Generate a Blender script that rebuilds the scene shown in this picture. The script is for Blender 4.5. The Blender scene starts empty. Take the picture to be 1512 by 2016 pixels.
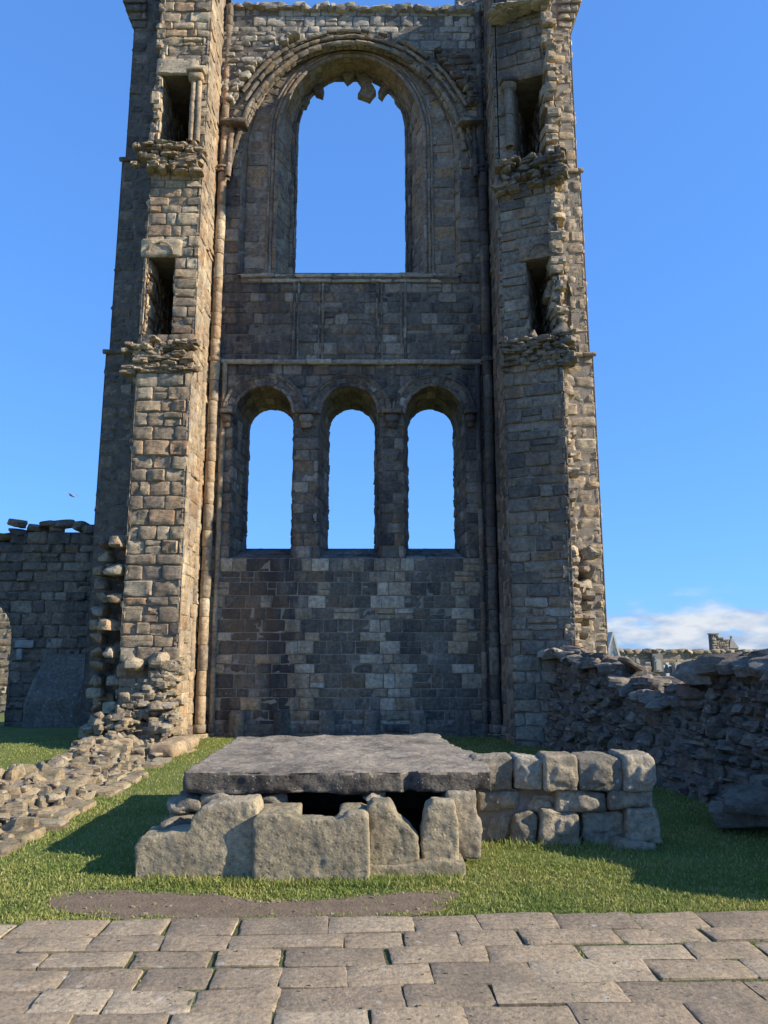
import bpy, math, random
from math import sin, cos, tan, pi, sqrt, radians, atan2
from mathutils import Vector, Matrix, Euler, noise
random.seed(11)
RN = random.Random(5)
# ------------------------------------------------------------------ camera
F, PIT, EYE = 1500.0, radians(10.28), 1.7
sc = bpy.context.scene
sc.render.resolution_x, sc.render.resolution_y = 768, 1024
cd = bpy.data.cameras.new('camera'); cam = bpy.data.objects.new('camera', cd)
sc.collection.objects.link(cam); sc.camera = cam
cam.location = (0, 0, EYE); cam.rotation_euler = (pi/2 + PIT, 0, 0)
cd.sensor_fit = 'VERTICAL'; cd.sensor_height = 24; cd.lens = 24*F/2016
cd.clip_start = .05; cd.clip_end = 6000
# ------------------------------------------------------------------ sky + sun
SUN_AZ, SUN_EL = radians(104), radians(28)       # azimuth clockwise from +Y
w = bpy.data.worlds.new('World'); sc.world = w; w.use_nodes = True
nt = w.node_tree; nt.nodes.clear(); N = nt.nodes.new; L = nt.links.new
out = N('ShaderNodeOutputWorld'); bg = N('ShaderNodeBackground'); sky = N('ShaderNodeTexSky')
sky.sky_type = 'NISHITA'; sky.sun_disc = False; sky.sun_elevation = SUN_EL; sky.sun_rotation = SUN_AZ
sky.air_density = 1.0; sky.dust_density = .3; sky.ozone_density = 3.0; sky.altitude = 30
bg.inputs['Strength'].default_value = .09
geo = N('ShaderNodeTexCoord'); sep = N('ShaderNodeSeparateXYZ'); L(geo.outputs['Generated'], sep.inputs[0])
mp = N('ShaderNodeMapping'); mp.inputs['Scale'].default_value = (12, 12, 36); L(geo.outputs['Generated'], mp.inputs[0])
nz = N('ShaderNodeTexNoise'); nz.inputs['Scale'].default_value = 1.0; nz.inputs['Detail'].default_value = 7; nz.inputs['Roughness'].default_value = .55
L(mp.outputs[0], nz.inputs[0])
mask = N('ShaderNodeMapRange'); mask.interpolation_type = 'SMOOTHSTEP'
mask.inputs[1].default_value = .085; mask.inputs[2].default_value = .03; mask.inputs[3].default_value = 0; mask.inputs[4].default_value = 1
L(sep.outputs[2], mask.inputs[0])
ad = N('ShaderNodeMath'); ad.operation = 'MULTIPLY_ADD'; ad.inputs[1].default_value = .36; L(mask.outputs[0], ad.inputs[0]); L(nz.outputs[0], ad.inputs[2])
cov = N('ShaderNodeMapRange'); cov.interpolation_type = 'SMOOTHSTEP'; cov.inputs[1].default_value = .62; cov.inputs[2].default_value = .84; L(ad.outputs[0], cov.inputs[0])
cm = N('ShaderNodeMath'); cm.operation = 'MULTIPLY'; L(cov.outputs[0], cm.inputs[0]); L(mask.outputs[0], cm.inputs[1])
cr = N('ShaderNodeValToRGB'); cr.color_ramp.elements[0].position = .38; cr.color_ramp.elements[0].color = (2.6, 3.4, 4.8, 1)
cr.color_ramp.elements[1].position = .62; cr.color_ramp.elements[1].color = (5.0, 5.3, 5.7, 1)
nz2 = N('ShaderNodeTexNoise'); nz2.inputs['Scale'].default_value = 1.7; nz2.inputs['Detail'].default_value = 6; L(mp.outputs[0], nz2.inputs[0]); L(nz2.outputs[0], cr.inputs[0])
gm_ = N('ShaderNodeGamma'); gm_.inputs[1].default_value = .46; L(sky.outputs[0], gm_.inputs[0])
tn = N('ShaderNodeMixRGB'); tn.blend_type = 'MULTIPLY'; tn.inputs[0].default_value = 1; tn.inputs[2].default_value = (.86, 1.85, 3.65, 1); L(gm_.outputs[0], tn.inputs[1])
mx = N('ShaderNodeMixRGB'); L(cm.outputs[0], mx.inputs[0]); L(tn.outputs[0], mx.inputs[1]); L(cr.outputs[0], mx.inputs[2])
L(mx.outputs[0], bg.inputs['Color']); L(bg.outputs[0], out.inputs[0])
sd = bpy.data.lights.new('sun', 'SUN'); sd.energy = 5.0; sd.angle = radians(.5); sd.color = (1, .89, .72)
so = bpy.data.objects.new('sun', sd); sc.collection.objects.link(so)
sdir = Vector((sin(SUN_AZ)*cos(SUN_EL), cos(SUN_AZ)*cos(SUN_EL), sin(SUN_EL)))
so.rotation_euler = sdir.to_track_quat('Z', 'Y').to_euler(); so.location = (30, -10, 30)
sc.view_settings.view_transform = 'Standard'; sc.view_settings.look = 'None'; sc.view_settings.exposure = 0.8; sc.view_settings.gamma = 1
# ------------------------------------------------------------------ survey helpers: a pixel of the photo on a plane of the real place
cP, sP = cos(PIT), sin(PIT)
def at(px, py, Y):
    a = (px-756)/F; b = (1008-py)/F
    t = Y/(cP - b*sP)
    return a*t, EYE + (sP + b*cP)*t
def Z(py, Y): return at(756, py, Y)[1]
def X(px, py, Y): return at(px, py, Y)[0]
def gz(px, py, z=0):
    a = (px-756)/F; b = (1008-py)/F
    t = (z-EYE)/(sP + b*cP)
    return a*t, (cP - b*sP)*t
# ------------------------------------------------------------------ tagging helpers
col = sc.collection
def tag(o, label=None, cat=None, group=None, kind=None):
    if label: o['label'] = label
    if cat: o['category'] = cat
    if group: o['group'] = group
    if kind: o['kind'] = kind
    return o
def thing(name, label, cat, loc=(0, 0, 0), group=None):
    o = bpy.data.objects.new(name, None); col.objects.link(o); o.location = loc
    o.empty_display_size = .2
    o['world'] = 0; del o['world']
    return tag(o, label, cat, group)
def put(o, parent):
    if parent is not None:
        off = Vector(parent.location); p = parent.parent
        while p is not None: off += Vector(p.location); p = p.parent
        o.parent = parent; o.location = -off
# ------------------------------------------------------------------ mesh builder
class MB:
    def __init__(s): s.v = []; s.f = []; s.m = []
    def add(s, vs, fs, m=0):
        k = len(s.v); s.v.extend(vs)
        for f in fs: s.f.append(tuple(i+k for i in f)); s.m.append(m)
    def quad(s, a, b, c, d, m=0): s.add([a, b, c, d], [(0, 1, 2, 3)], m)
    def box(s, x0, x1, y0, y1, z0, z1, m=0):
        s.add([(x0,y0,z0),(x1,y0,z0),(x1,y1,z0),(x0,y1,z0),(x0,y0,z1),(x1,y0,z1),(x1,y1,z1),(x0,y1,z1)],
              [(0,3,2,1),(4,5,6,7),(0,1,5,4),(1,2,6,5),(2,3,7,6),(3,0,4,7)], m)
    def build(s, name, mats, parent=None, smooth=True, sharp=42):
        me = bpy.data.meshes.new(name); me.from_pydata([tuple(p) for p in s.v], [], s.f); me.update()
        for m in (mats if isinstance(mats, (list, tuple)) else [mats]): me.materials.append(m)
        me.polygons.foreach_set('material_index', s.m)
        if smooth:
            me.polygons.foreach_set('use_smooth', [True]*len(s.f))
            me.set_sharp_from_angle(angle=radians(sharp))
        o = bpy.data.objects.new(name, me); col.objects.link(o); put(o, parent)
        return o
# ------------------------------------------------------------------ materials
def mat_new(name):
    m = bpy.data.materials.new(name); m.use_nodes = True; t = m.node_tree; t.nodes.clear()
    o = t.nodes.new('ShaderNodeOutputMaterial'); b = t.nodes.new('ShaderNodeBsdfPrincipled')
    t.links.new(b.outputs[0], o.inputs[0]); b.inputs['Roughness'].default_value = .92
    b.inputs['Specular IOR Level'].default_value = .18
    return m, t, b
def ramp(t, els, interp='LINEAR'):
    r = t.nodes.new('ShaderNodeValToRGB'); r.color_ramp.interpolation = interp
    e = r.color_ramp.elements
    e[0].position, e[0].color = els[0][0], (*els[0][1], 1)
    e[1].position, e[1].color = els[-1][0], (*els[-1][1], 1)
    for p, c in els[1:-1]:
        q = e.new(p); q.color = (*c, 1)
    return r
def stone_mat(name, pal, stain=.5, stain_col=(.05, .048, .05), soot_scale=.55, bed=True, bump=.6, pits=.5,
              lichen=0, moss=0, fine=14, rough=.95, weather=None, gain=1.0, streak=0, lsc=9):
    m, t, b = mat_new(name); n = t.nodes.new; l = t.links.new
    g = n('ShaderNodeNewGeometry'); tc = n('ShaderNodeTexCoord')
    pal = [(p, (c_[0]*1.0*gain, c_[1]*.95*gain, c_[2]*.87*gain)) for p, c_ in pal]
    rp = ramp(t, pal); l(g.outputs['Random Per Island'], rp.inputs[0])
    def noise_(scale, detail=5, rough_=.6, sc3=None):
        x = n('ShaderNodeTexNoise'); x.inputs['Scale'].default_value = scale; x.inputs['Detail'].default_value = detail; x.inputs['Roughness'].default_value = rough_
        if sc3:
            q = n('ShaderNodeMapping'); q.inputs['Scale'].default_value = sc3; l(g.outputs['Position'], q.inputs[0]); l(q.outputs[0], x.inputs[0])
        else: l(g.outputs['Position'], x.inputs[0])
        return x
    def rng(src, a, b_, c=0, d=1):
        r = n('ShaderNodeMapRange'); r.inputs[1].default_value = a; r.inputs[2].default_value = b_; r.inputs[3].default_value = c; r.inputs[4].default_value = d
        l(src, r.inputs[0]); return r.outputs[0]
    def mix(fac, a, c, mode='MIX'):
        x = n('ShaderNodeMixRGB'); x.blend_type = mode
        if isinstance(fac, float): x.inputs[0].default_value = fac
        else: l(fac, x.inputs[0])
        l(a, x.inputs[1])
        if isinstance(c, tuple): x.inputs[2].default_value = (*c, 1)
        else: l(c, x.inputs[2])
        return x.outputs[0]
    c = rp.outputs[0]
    # blotchy mineral variation inside a stone
    nb = noise_(3.5, 6, .65); c = mix(rng(nb.outputs[0], .35, .75, 0, .38), c, (pal[-1][1][0]*1.1, pal[-1][1][1]*1.08, pal[-1][1][2]*1.05))
    nf = noise_(fine, 8, .72)
    fr = ramp(t, [(.28, (.38, .38, .4)), (.5, (1, 1, 1)), (.74, (1.6, 1.57, 1.5))]); l(nf.outputs[0], fr.inputs[0])
    c = mix(.85, c, fr.outputs[0], 'MULTIPLY')
    # soot and weather streaks with shapes of their own
    ns = noise_(soot_scale, 6, .7, (1, 1, .45)); c = mix(rng(ns.outputs[0], .45, .68, 0, stain), c, stain_col)
    ns2 = noise_(4.2, 7, .75, (1, 1, .6)); c = mix(rng(ns2.outputs[0], .52, .7, 0, stain*.9), c, stain_col)
    if streak:
        nk = noise_(1.1, 5, .65, (1, 1, .16)); c = mix(rng(nk.outputs[0], .5, .63, 0, streak), c, (.035, .035, .04))
        nk2 = noise_(2.6, 6, .7, (1, 1, .22)); c = mix(rng(nk2.outputs[0], .54, .66, 0, streak*.6), c, (.045, .043, .045))
    if weather:
        nw = noise_(.9, 4, .6, (1, 1, .5)); c = mix(rng(nw.outputs[0], .55, .68, 0, .5), c, weather)
    if lichen:
        v = n('ShaderNodeTexVoronoi'); v.inputs['Scale'].default_value = lsc; v.inputs['Randomness'].default_value = 1
        nv = noise_(20, 4, .7)
        dd = n('ShaderNodeMath'); dd.operation = 'MULTIPLY_ADD'; dd.inputs[1].default_value = .25; l(nv.outputs[0], dd.inputs[0]); l(v.outputs['Distance'], dd.inputs[2])
        l(g.outputs['Position'], v.inputs[0])
        q = n('ShaderNodeSeparateColor'); l(v.outputs['Color'], q.inputs[0])
        gate = rng(q.outputs[0], .72, .76); sp = rng(dd.outputs[0], .34, .24)
        mm = n('ShaderNodeMath'); mm.operation = 'MULTIPLY'; l(gate, mm.inputs[0]); l(sp, mm.inputs[1])
        m2 = n('ShaderNodeMath'); m2.operation = 'MULTIPLY'; m2.inputs[1].default_value = lichen; l(mm.outputs[0], m2.inputs[0])
        c = mix(m2.outputs[0], c, (.46, .45, .40))
    if moss:
        sp = n('ShaderNodeSeparateXYZ'); l(g.outputs['Normal'], sp.inputs[0])
        nm = noise_(2.6, 6, .7)
        a = rng(sp.outputs[2], .35, .8); bb = rng(nm.outputs[0], .48, .6)
        mm = n('ShaderNodeMath'); mm.operation = 'MULTIPLY'; l(a, mm.inputs[0]); l(bb, mm.inputs[1])
        m2 = n('ShaderNodeMath'); m2.operation = 'MULTIPLY'; m2.inputs[1].default_value = moss; l(mm.outputs[0], m2.inputs[0])
        c = mix(m2.outputs[0], c, (.10, .115, .035))
    l(c, b.inputs['Base Color']); b.inputs['Roughness'].default_value = rough
    # bump: bedding layers, pits, grain
    def bump_(src, dist, strength, prev=None):
        x = n('ShaderNodeBump'); x.inputs['Strength'].default_value = strength; x.inputs['Distance'].default_value = dist
        l(src, x.inputs['Height'])
        if prev: l(prev, x.inputs['Normal'])
        return x.outputs[0]
    nb1 = noise_(3.2, 8, .7, bed if isinstance(bed, tuple) else ((1, 1, 4.5) if bed else None))
    o1 = bump_(nb1.outputs[0], .06, min(1., bump))
    nm_ = noise_(15, 8, .75, (1, 1, 2.2) if bed else None); o1 = bump_(nm_.outputs[0], .016, .8*bump/.7 if bump < .7 else .8, o1)
    vo = n('ShaderNodeTexVoronoi'); vo.inputs['Scale'].default_value = 22; l(g.outputs['Position'], vo.inputs[0])
    o2 = bump_(rng(vo.outputs['Distance'], 0, .35), .008, pits, o1)
    ng = noise_(60, 6, .75); o3 = bump_(ng.outputs[0], .006, .6, o2)
    l(o3, b.inputs['Normal'])
    return m
PAL_GABLE = [(0, (.065, .062, .065)), (.22, (.12, .11, .10)), (.38, (.22, .19, .155)), (.5, (.16, .15, .14)), (.62, (.27, .17, .095)), (.7, (.19, .17, .15)), (.86, (.33, .29, .24)), (1, (.46, .42, .36))]
PAL_WARM = [(0, (.17, .145, .12)), (.3, (.29, .235, .17)), (.52, (.36, .285, .195)), (.66, (.31, .205, .13)), (.78, (.25, .21, .17)), (.88, (.40, .35, .27)), (1, (.45, .37, .25))]
PAL_GREY = [(0, (.17, .16, .145)), (.35, (.26, .245, .215)), (.65, (.32, .30, .26)), (1, (.40, .37, .31))]
PAL_DARK = [(0, (.06, .056, .052)), (.3, (.12, .105, .09)), (.55, (.17, .15, .125)), (.75, (.17, .11, .085)), (.85, (.15, .13, .11)), (1, (.27, .25, .22))]
M_gable = stone_mat('gable_sandstone', PAL_GABLE, .55, gain=.86, streak=.8, weather=(.17, .105, .06))
M_low = stone_mat('lower_wall_sandstone', [(0, (.085, .08, .075)), (.3, (.125, .115, .10)), (.6, (.155, .14, .12)), (.8, (.18, .135, .09)), (.93, (.19, .18, .16)), (1, (.30, .28, .25))], .6, gain=.95, streak=.85, weather=(.15, .10, .06))
M_strip = stone_mat('pale_patch_sandstone', [(0, (.17, .15, .12)), (.3, (.30, .26, .20)), (.6, (.36, .25, .15)), (.8, (.42, .37, .30)), (1, (.52, .47, .39))], .35, streak=.45)
M_upper = stone_mat('upper_wall_sandstone', PAL_GREY, .35, moss=.3, gain=1.25)
M_brown = stone_mat('brown_arch_sandstone', [(0, (.16, .14, .125)), (.4, (.25, .205, .155)), (.65, (.34, .235, .14)), (.85, (.24, .21, .18)), (1, (.36, .33, .29))], .45, gain=.95, streak=.5, weather=(.25, .145, .07))
M_hood = stone_mat('hood_sandstone', [(0, (.13, .115, .095)), (.35, (.24, .205, .155)), (.6, (.33, .25, .155)), (.8, (.22, .20, .17)), (1, (.40, .36, .29))], .6, streak=.4, gain=1.0)
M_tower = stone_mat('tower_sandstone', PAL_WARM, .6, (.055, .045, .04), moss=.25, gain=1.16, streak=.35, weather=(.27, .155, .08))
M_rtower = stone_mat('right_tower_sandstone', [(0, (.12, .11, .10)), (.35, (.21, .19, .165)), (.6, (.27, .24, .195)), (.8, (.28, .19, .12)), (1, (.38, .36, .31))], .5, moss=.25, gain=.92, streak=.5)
M_outer = stone_mat('shaded_buttress_sandstone', [(0, (.09, .085, .08)), (.5, (.16, .14, .12)), (.8, (.20, .165, .13)), (1, (.30, .27, .23))], .5, streak=.4)  # left buttress stone darkened: its shade is put into the palette
M_router = stone_mat('sunlit_buttress_sandstone', [(0, (.22, .185, .145)), (.5, (.32, .265, .20)), (.8, (.36, .27, .17)), (1, (.44, .38, .29))], .25, gain=1.15)  # paler twin of the same stone, sunlight put into the palette
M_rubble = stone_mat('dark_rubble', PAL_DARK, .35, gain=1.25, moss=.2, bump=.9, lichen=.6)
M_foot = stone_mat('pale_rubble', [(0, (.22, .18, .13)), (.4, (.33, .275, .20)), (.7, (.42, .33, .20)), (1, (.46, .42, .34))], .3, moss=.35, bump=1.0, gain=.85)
M_slab = stone_mat('slab_stone', [(0, (.25, .23, .20)), (1, (.29, .26, .215))], .8, (.085, .075, .065), 1.9, bed=(1.0, 5.0, 7.0), bump=1.0, pits=.8, lichen=.35, fine=22, gain=1.25)
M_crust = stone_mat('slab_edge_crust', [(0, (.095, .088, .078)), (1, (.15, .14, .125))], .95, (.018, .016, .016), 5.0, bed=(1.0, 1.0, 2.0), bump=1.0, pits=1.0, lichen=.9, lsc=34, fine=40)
M_block = stone_mat('tomb_block_stone', [(0, (.26, .23, .165)), (1, (.38, .335, .24))], .55, (.11, .095, .07), 1.8, gain=1.12, lsc=14, bed=False, bump=.7, pits=.9, lichen=.5, moss=.3, fine=26)
M_row = stone_mat('low_wall_stone', [(0, (.22, .20, .165)), (.5, (.31, .275, .215)), (.8, (.38, .32, .22)), (1, (.42, .39, .33))], .65, (.08, .075, .065), 1.8, bed=False, bump=.8, pits=.7, lichen=.6, moss=.25, fine=24)
M_pave = stone_mat('paving_stone', [(0, (.18, .148, .112)), (.35, (.25, .205, .15)), (.7, (.29, .235, .165)), (1, (.34, .29, .215))], .4, (.10, .088, .07), 1.3, bed=False, gain=1.12, bump=.3, pits=.35, lichen=.45, fine=30)
def mortar_mat(name, c0, c1, sc_=9, bump=.6):
    m, t, b = mat_new(name); n = t.nodes.new; l = t.links.new
    g = n('ShaderNodeNewGeometry'); x = n('ShaderNodeTexNoise'); x.inputs['Scale'].default_value = sc_; x.inputs['Detail'].default_value = 8; x.inputs['Roughness'].default_value = .75
    l(g.outputs['Position'], x.inputs[0]); r = ramp(t, [(.3, c0), (.7, c1)]); l(x.outputs[0], r.inputs[0]); l(r.outputs[0], b.inputs['Base Color'])
    y = n('ShaderNodeTexNoise'); y.inputs['Scale'].default_value = 45; y.inputs['Detail'].default_value = 6; l(g.outputs['Position'], y.inputs[0])
    k = n('ShaderNodeBump'); k.inputs['Strength'].default_value = bump; k.inputs['Distance'].default_value = .02; l(y.outputs[0], k.inputs['Height']); l(k.outputs[0], b.inputs['Normal'])
    return m
M_mort = mortar_mat('pale_mortar', (.17, .14, .11), (.36, .31, .24), 5)
M_mortd = mortar_mat('dark_mortar', (.075, .065, .055), (.20, .175, .145), 5)
M_core = mortar_mat('rubble_core', (.12, .10, .085), (.26, .22, .17), 6)
M_earth = mortar_mat('bare_earth', (.12, .088, .06), (.20, .15, .10), 9, .5)
M_joint = mortar_mat('joint_moss_and_soil', (.045, .04, .025), (.13, .14, .05), 7, .9)
def plain(name, c, r=.8, metal=0):
    m, t, b = mat_new(name); b.inputs['Base Color'].default_value = (*c, 1); b.inputs['Roughness'].default_value = r; b.inputs['Metallic'].default_value = metal
    n = t.nodes.new; l = t.links.new; g = n('ShaderNodeNewGeometry'); x = n('ShaderNodeTexNoise'); x.inputs['Scale'].default_value = 12; x.inputs['Detail'].default_value = 6
    l(g.outputs['Position'], x.inputs[0]); q = ramp(t, [(.3, tuple(v*.8 for v in c)), (.7, tuple(min(1, v*1.1) for v in c))]); l(x.outputs[0], q.inputs[0]); l(q.outputs[0], b.inputs['Base Color'])
    return m
# ------------------------------------------------------------------ masonry
def nz3(p, f, s=0.0): return noise.noise(Vector((p[0]*f+s, p[1]*f-s*.7, p[2]*f+s*.3)))
def stone(mb, P, uL, uR, v0, v1, g=.014, off=0., amp=.014, rd=.016, dep=.07, res=.085, jit=.008, mat=0, tilt=.012, ero=1):
    h = v1-v0; vm = (v0+v1)/2; w_ = uR(vm)-uL(vm)
    if w_ < .03 and max(uR(v0)-uL(v0), uR(v1)-uL(v1)) < .05: return
    nx = max(2, min(7, int(w_/res)+1)); ny = max(2, min(6, int(h/res)+1))
    def pos(n_, size):
        e = min(.28, 1.15*rd/max(size, .03)+.02)
        return [0.] + [e + (1-2*e)*i/(n_-1) for i in range(n_)] + [1.]
    ss, ts = pos(nx, w_), pos(ny, h); nx = len(ss)-1; ny = len(ts)-1
    er = RN.random(); amp = amp*(.5+1.1*RN.random()) if er < .85 else amp*2.2
    if er > .9 and ero: off -= .018
    cj = [[(RN.uniform(-jit, jit), RN.uniform(-jit, jit)) for _ in range(2)] for _ in range(2)]
    tx, ty = RN.uniform(-tilt, tilt), RN.uniform(-tilt, tilt); sd_ = RN.uniform(0, 50)
    rr = min(rd*1.1, .3*min(w_, h))
    vs = []
    for j, t in enumerate(ts):
        v = v0+g/2+(h-g)*t; a = uL(v)+g/2; b = uR(v)-g/2
        if b < a: a = b = (a+b)/2
        for i, s in enumerate(ss):
            du = (cj[0][0][0]*(1-s)+cj[0][1][0]*s)*(1-t)+(cj[1][0][0]*(1-s)+cj[1][1][0]*s)*t
            dv = (cj[0][0][1]*(1-s)+cj[0][1][1]*s)*(1-t)+(cj[1][0][1]*(1-s)+cj[1][1][1]*s)*t
            u = a+(b-a)*s+du; vv = v+dv
            ei, ej = i in (0, nx), j in (0, ny)
            n1 = noise.noise(Vector((u*7, vv*9, sd_))); n2 = noise.noise(Vector((u*19, vv*27, sd_+9)))
            if ei and ej:
                u += rr*.8 if i == 0 else -rr*.8; vv += rr*.8 if j == 0 else -rr*.8
                if b-a < .03: u = (a+b)/2
            u += n2*jit*.6; vv += n1*jit*.6
            d = off+tx*(s-.5)*2+ty*(t-.5)*2
            d += -rd*(1+.6*n2) if (ei or ej) else amp*(n1*1.6+n2*.9)
            vs.append(P(u, vv, d))
    W_ = nx+1; fs = [(j*W_+i, j*W_+i+1, (j+1)*W_+i+1, (j+1)*W_+i) for j in range(ny) for i in range(nx)]
    ring = [i for i in range(W_)] + [j*W_+nx for j in range(1, ny+1)] + [ny*W_+i for i in range(nx-1, -1, -1)] + [j*W_ for j in range(ny-1, 0, -1)]
    k = len(vs)
    # skirt
    def uvof(idx):
        j, i = divmod(idx, W_); v = v0+g/2+(h-g)*ts[j]; a = uL(v)+g/2; b = uR(v)-g/2
        if b < a: a = b = (a+b)/2
        return a+(b-a)*ss[i], v
    for r_ in ring:
        u, v = uvof(r_); vs.append(P(u, v, -dep))
    n_ = len(ring)
    for q in range(n_): fs.append((ring[(q+1) % n_], ring[q], k+q, k+(q+1) % n_))
    mb.add(vs, fs, mat)
def courses(v0, v1, hmin, hmax):
    out_ = [v0]
    while out_[-1] < v1-hmin*.6: out_.append(out_[-1]+RN.uniform(hmin, hmax))
    k = (v1-v0)/(out_[-1]-v0)
    return [v0+(x-v0)*k for x in out_]
def const(c): return lambda v: c
def masonry(mb, P, u0, u1, v0, v1, hr=(.22, .34), wr=(.3, .65), spans=None, mort=1, matf=None, md=-.012, offr=.012, split=.12, **kw):
    cs = courses(v0, v1, *hr); last = []
    for c0, c1 in zip(cs, cs[1:]):
        sp = spans(c0, c1) if spans else [(const(u0), const(u1))]
        nowj = []
        for fL, fR in sp:
            k = 4 if spans else 1
            for q in range(k):
                a, b = c0+(c1-c0)*q/k, c0+(c1-c0)*(q+1)/k
                if fR(a)-fL(a) > .004 or fR(b)-fL(b) > .004:
                    mb.quad(P(fL(a), a, md), P(fR(a), a, md), P(fR(b), b, md), P(fL(b), b, md), mort)
            vm = (c0+c1)/2; lo, hi = fL(vm), fR(vm); ww = hi-lo
            if ww < .02: 
                continue
            js = [lo]
            sc_ = 1.0 if c1-c0 > sum(hr)/2 else 1.12
            while js[-1] < hi-wr[0]*.8:
                nj = js[-1]+RN.uniform(*wr)*sc_
                for _ in range(6):
                    if all(abs(nj-x) > .07 for x in last): break
                    nj = js[-1]+RN.uniform(*wr)*sc_
                js.append(nj)
            if len(js) == 1: js.append(hi)
            if js[-1] > hi-.001 or js[-1] < hi:
                if hi-js[-1] > wr[0]*.5: js.append(hi)
                else: js[-1] = hi
                if len(js) > 2 and js[-1]-js[-2] < .07: js.pop(-2)
            nowj += js[1:-1]
            for i in range(len(js)-1):
                l_ = fL if i == 0 else (lambda v, c=js[i], f=fL, g2=fR: min(max(c, f(v)), g2(v)))
                r_ = fR if i == len(js)-2 else (lambda v, c=js[i+1], f=fL, g2=fR: min(max(c, f(v)), g2(v)))
                o_ = RN.uniform(-offr, offr)
                if matf: kw['mat'] = matf((js[i]+js[i+1])/2, vm); o_ += .022 if kw['mat'] == 2 else 0
                if RN.random() < split and c1-c0 > .2 and i not in (0, len(js)-2):
                    m_ = c0+(c1-c0)*RN.uniform(.4, .6)
                    stone(mb, P, l_, r_, c0, m_, off=o_, **kw); stone(mb, P, l_, r_, m_, c1, off=o_+RN.uniform(-.01, .01), **kw)
                else: stone(mb, P, l_, r_, c0, c1, off=o_, **kw)
        last = nowj
def plane(o, du, n, dv=(0, 0, 1)):
    o, du, n, dv = Vector(o), Vector(du).normalized(), Vector(n).normalized(), Vector(dv)
    return lambda u, v, d: o+du*u+dv*v+n*d
# arch: jambs from zb up to zc, half circle of radius r about (cx, zc)
class Arch:
    def __init__(s, cx, r, zc, zb, ya, rz=None): s.cx, s.r, s.zc, s.zb, s.y = cx, r, zc, zb, ya; s.rz = rz or r; s.J = max(.001, zc-zb); s.A = pi*(r+s.rz)/2; s.L = 2*s.J+s.A
    def pt(s, f):
        if f <= 1: return Vector((s.cx-s.r, s.y, s.zb+s.J*f))
        if f >= 2: return Vector((s.cx+s.r, s.y, s.zc-s.J*(f-2)))
        a = pi*(1-(f-1)); return Vector((s.cx+s.r*cos(a), s.y, s.zc+s.rz*sin(a)))
    def f(s, v):
        if v < s.J: return v/s.J
        if v < s.J+s.A: return 1+(v-s.J)/s.A
        return 2+(v-s.J-s.A)/s.J
    def half(s, v):
        if v < s.zb: return 0
        if v <= s.zc: return s.r
        q = (v-s.zc)/s.rz
        return s.r*sqrt(max(0, 1-q*q))
def between(a, b, sgn=1):
    W_ = (a.pt(1.5)-b.pt(1.5)).length
    W_ = max(W_, (a.pt(.5)-b.pt(.5)).length)
    ex = b.zc-a.zc
    def bpt(f, z):
        if ex < .01 or b.J < .01: return b.pt(f)
        if f <= 1: return Vector((b.cx-b.r, b.y, z))
        if f >= 2: return Vector((b.cx+b.r, b.y, z))
        q = (f-1)*(2*ex+b.A)
        if q < ex: return Vector((b.cx-b.r, b.y, a.zc+q))
        if q > ex+b.A: return Vector((b.cx+b.r, b.y, b.zc-(q-ex-b.A)))
        return b.pt(1+(q-ex)/b.A)
    def S(u, v):
        f = a.f(v); s = u/W_; pa = a.pt(f); return pa.lerp(bpt(f, pa.z), s)
    def P(u, v, d):
        p = S(u, v); e = .01
        v_ = min(max(v, .02), a.L-.02)
        n = (S(u+e, v_)-S(u-e, v_)).cross(S(u, v_+e)-S(u, v_-e))
        if n.length < 1e-9: n = Vector((0, -1, 0))
        return p+n.normalized()*d*sgn
    return P, W_
def arch_stones(mb, a, b, sgn, vr=(.2, .34), nu=1, jambr=(.2, .34), mort=1, md=-.012, **kw):
    P, W_ = between(a, b, sgn)
    def seg(v0, v1, hr):
        if v1-v0 < .03: return
        cs = courses(v0, v1, *hr)
        for c0, c1 in zip(cs, cs[1:]):
            k = max(1, int((c1-c0)/.1))
            for q in range(k):
                p, r = c0+(c1-c0)*q/k, c0+(c1-c0)*(q+1)/k
                mb.quad(P(0, p, md), P(W_, p, md), P(W_, r, md), P(0, r, md), mort)
            js = [0]
            n_ = RN.choice(nu) if isinstance(nu, (list, tuple)) else nu
            for i in range(1, n_): js.append(W_*(i/n_+RN.uniform(-.12, .12)/n_))
            js.append(W_)
            for i in range(n_):
                stone(mb, P, const(js[i]), const(js[i+1]), c0, c1, off=RN.uniform(-.008, .012), **kw)
    seg(0, a.J, jambr); seg(a.J, a.J+a.A, vr); seg(a.J+a.A, a.L, jambr)
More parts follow.
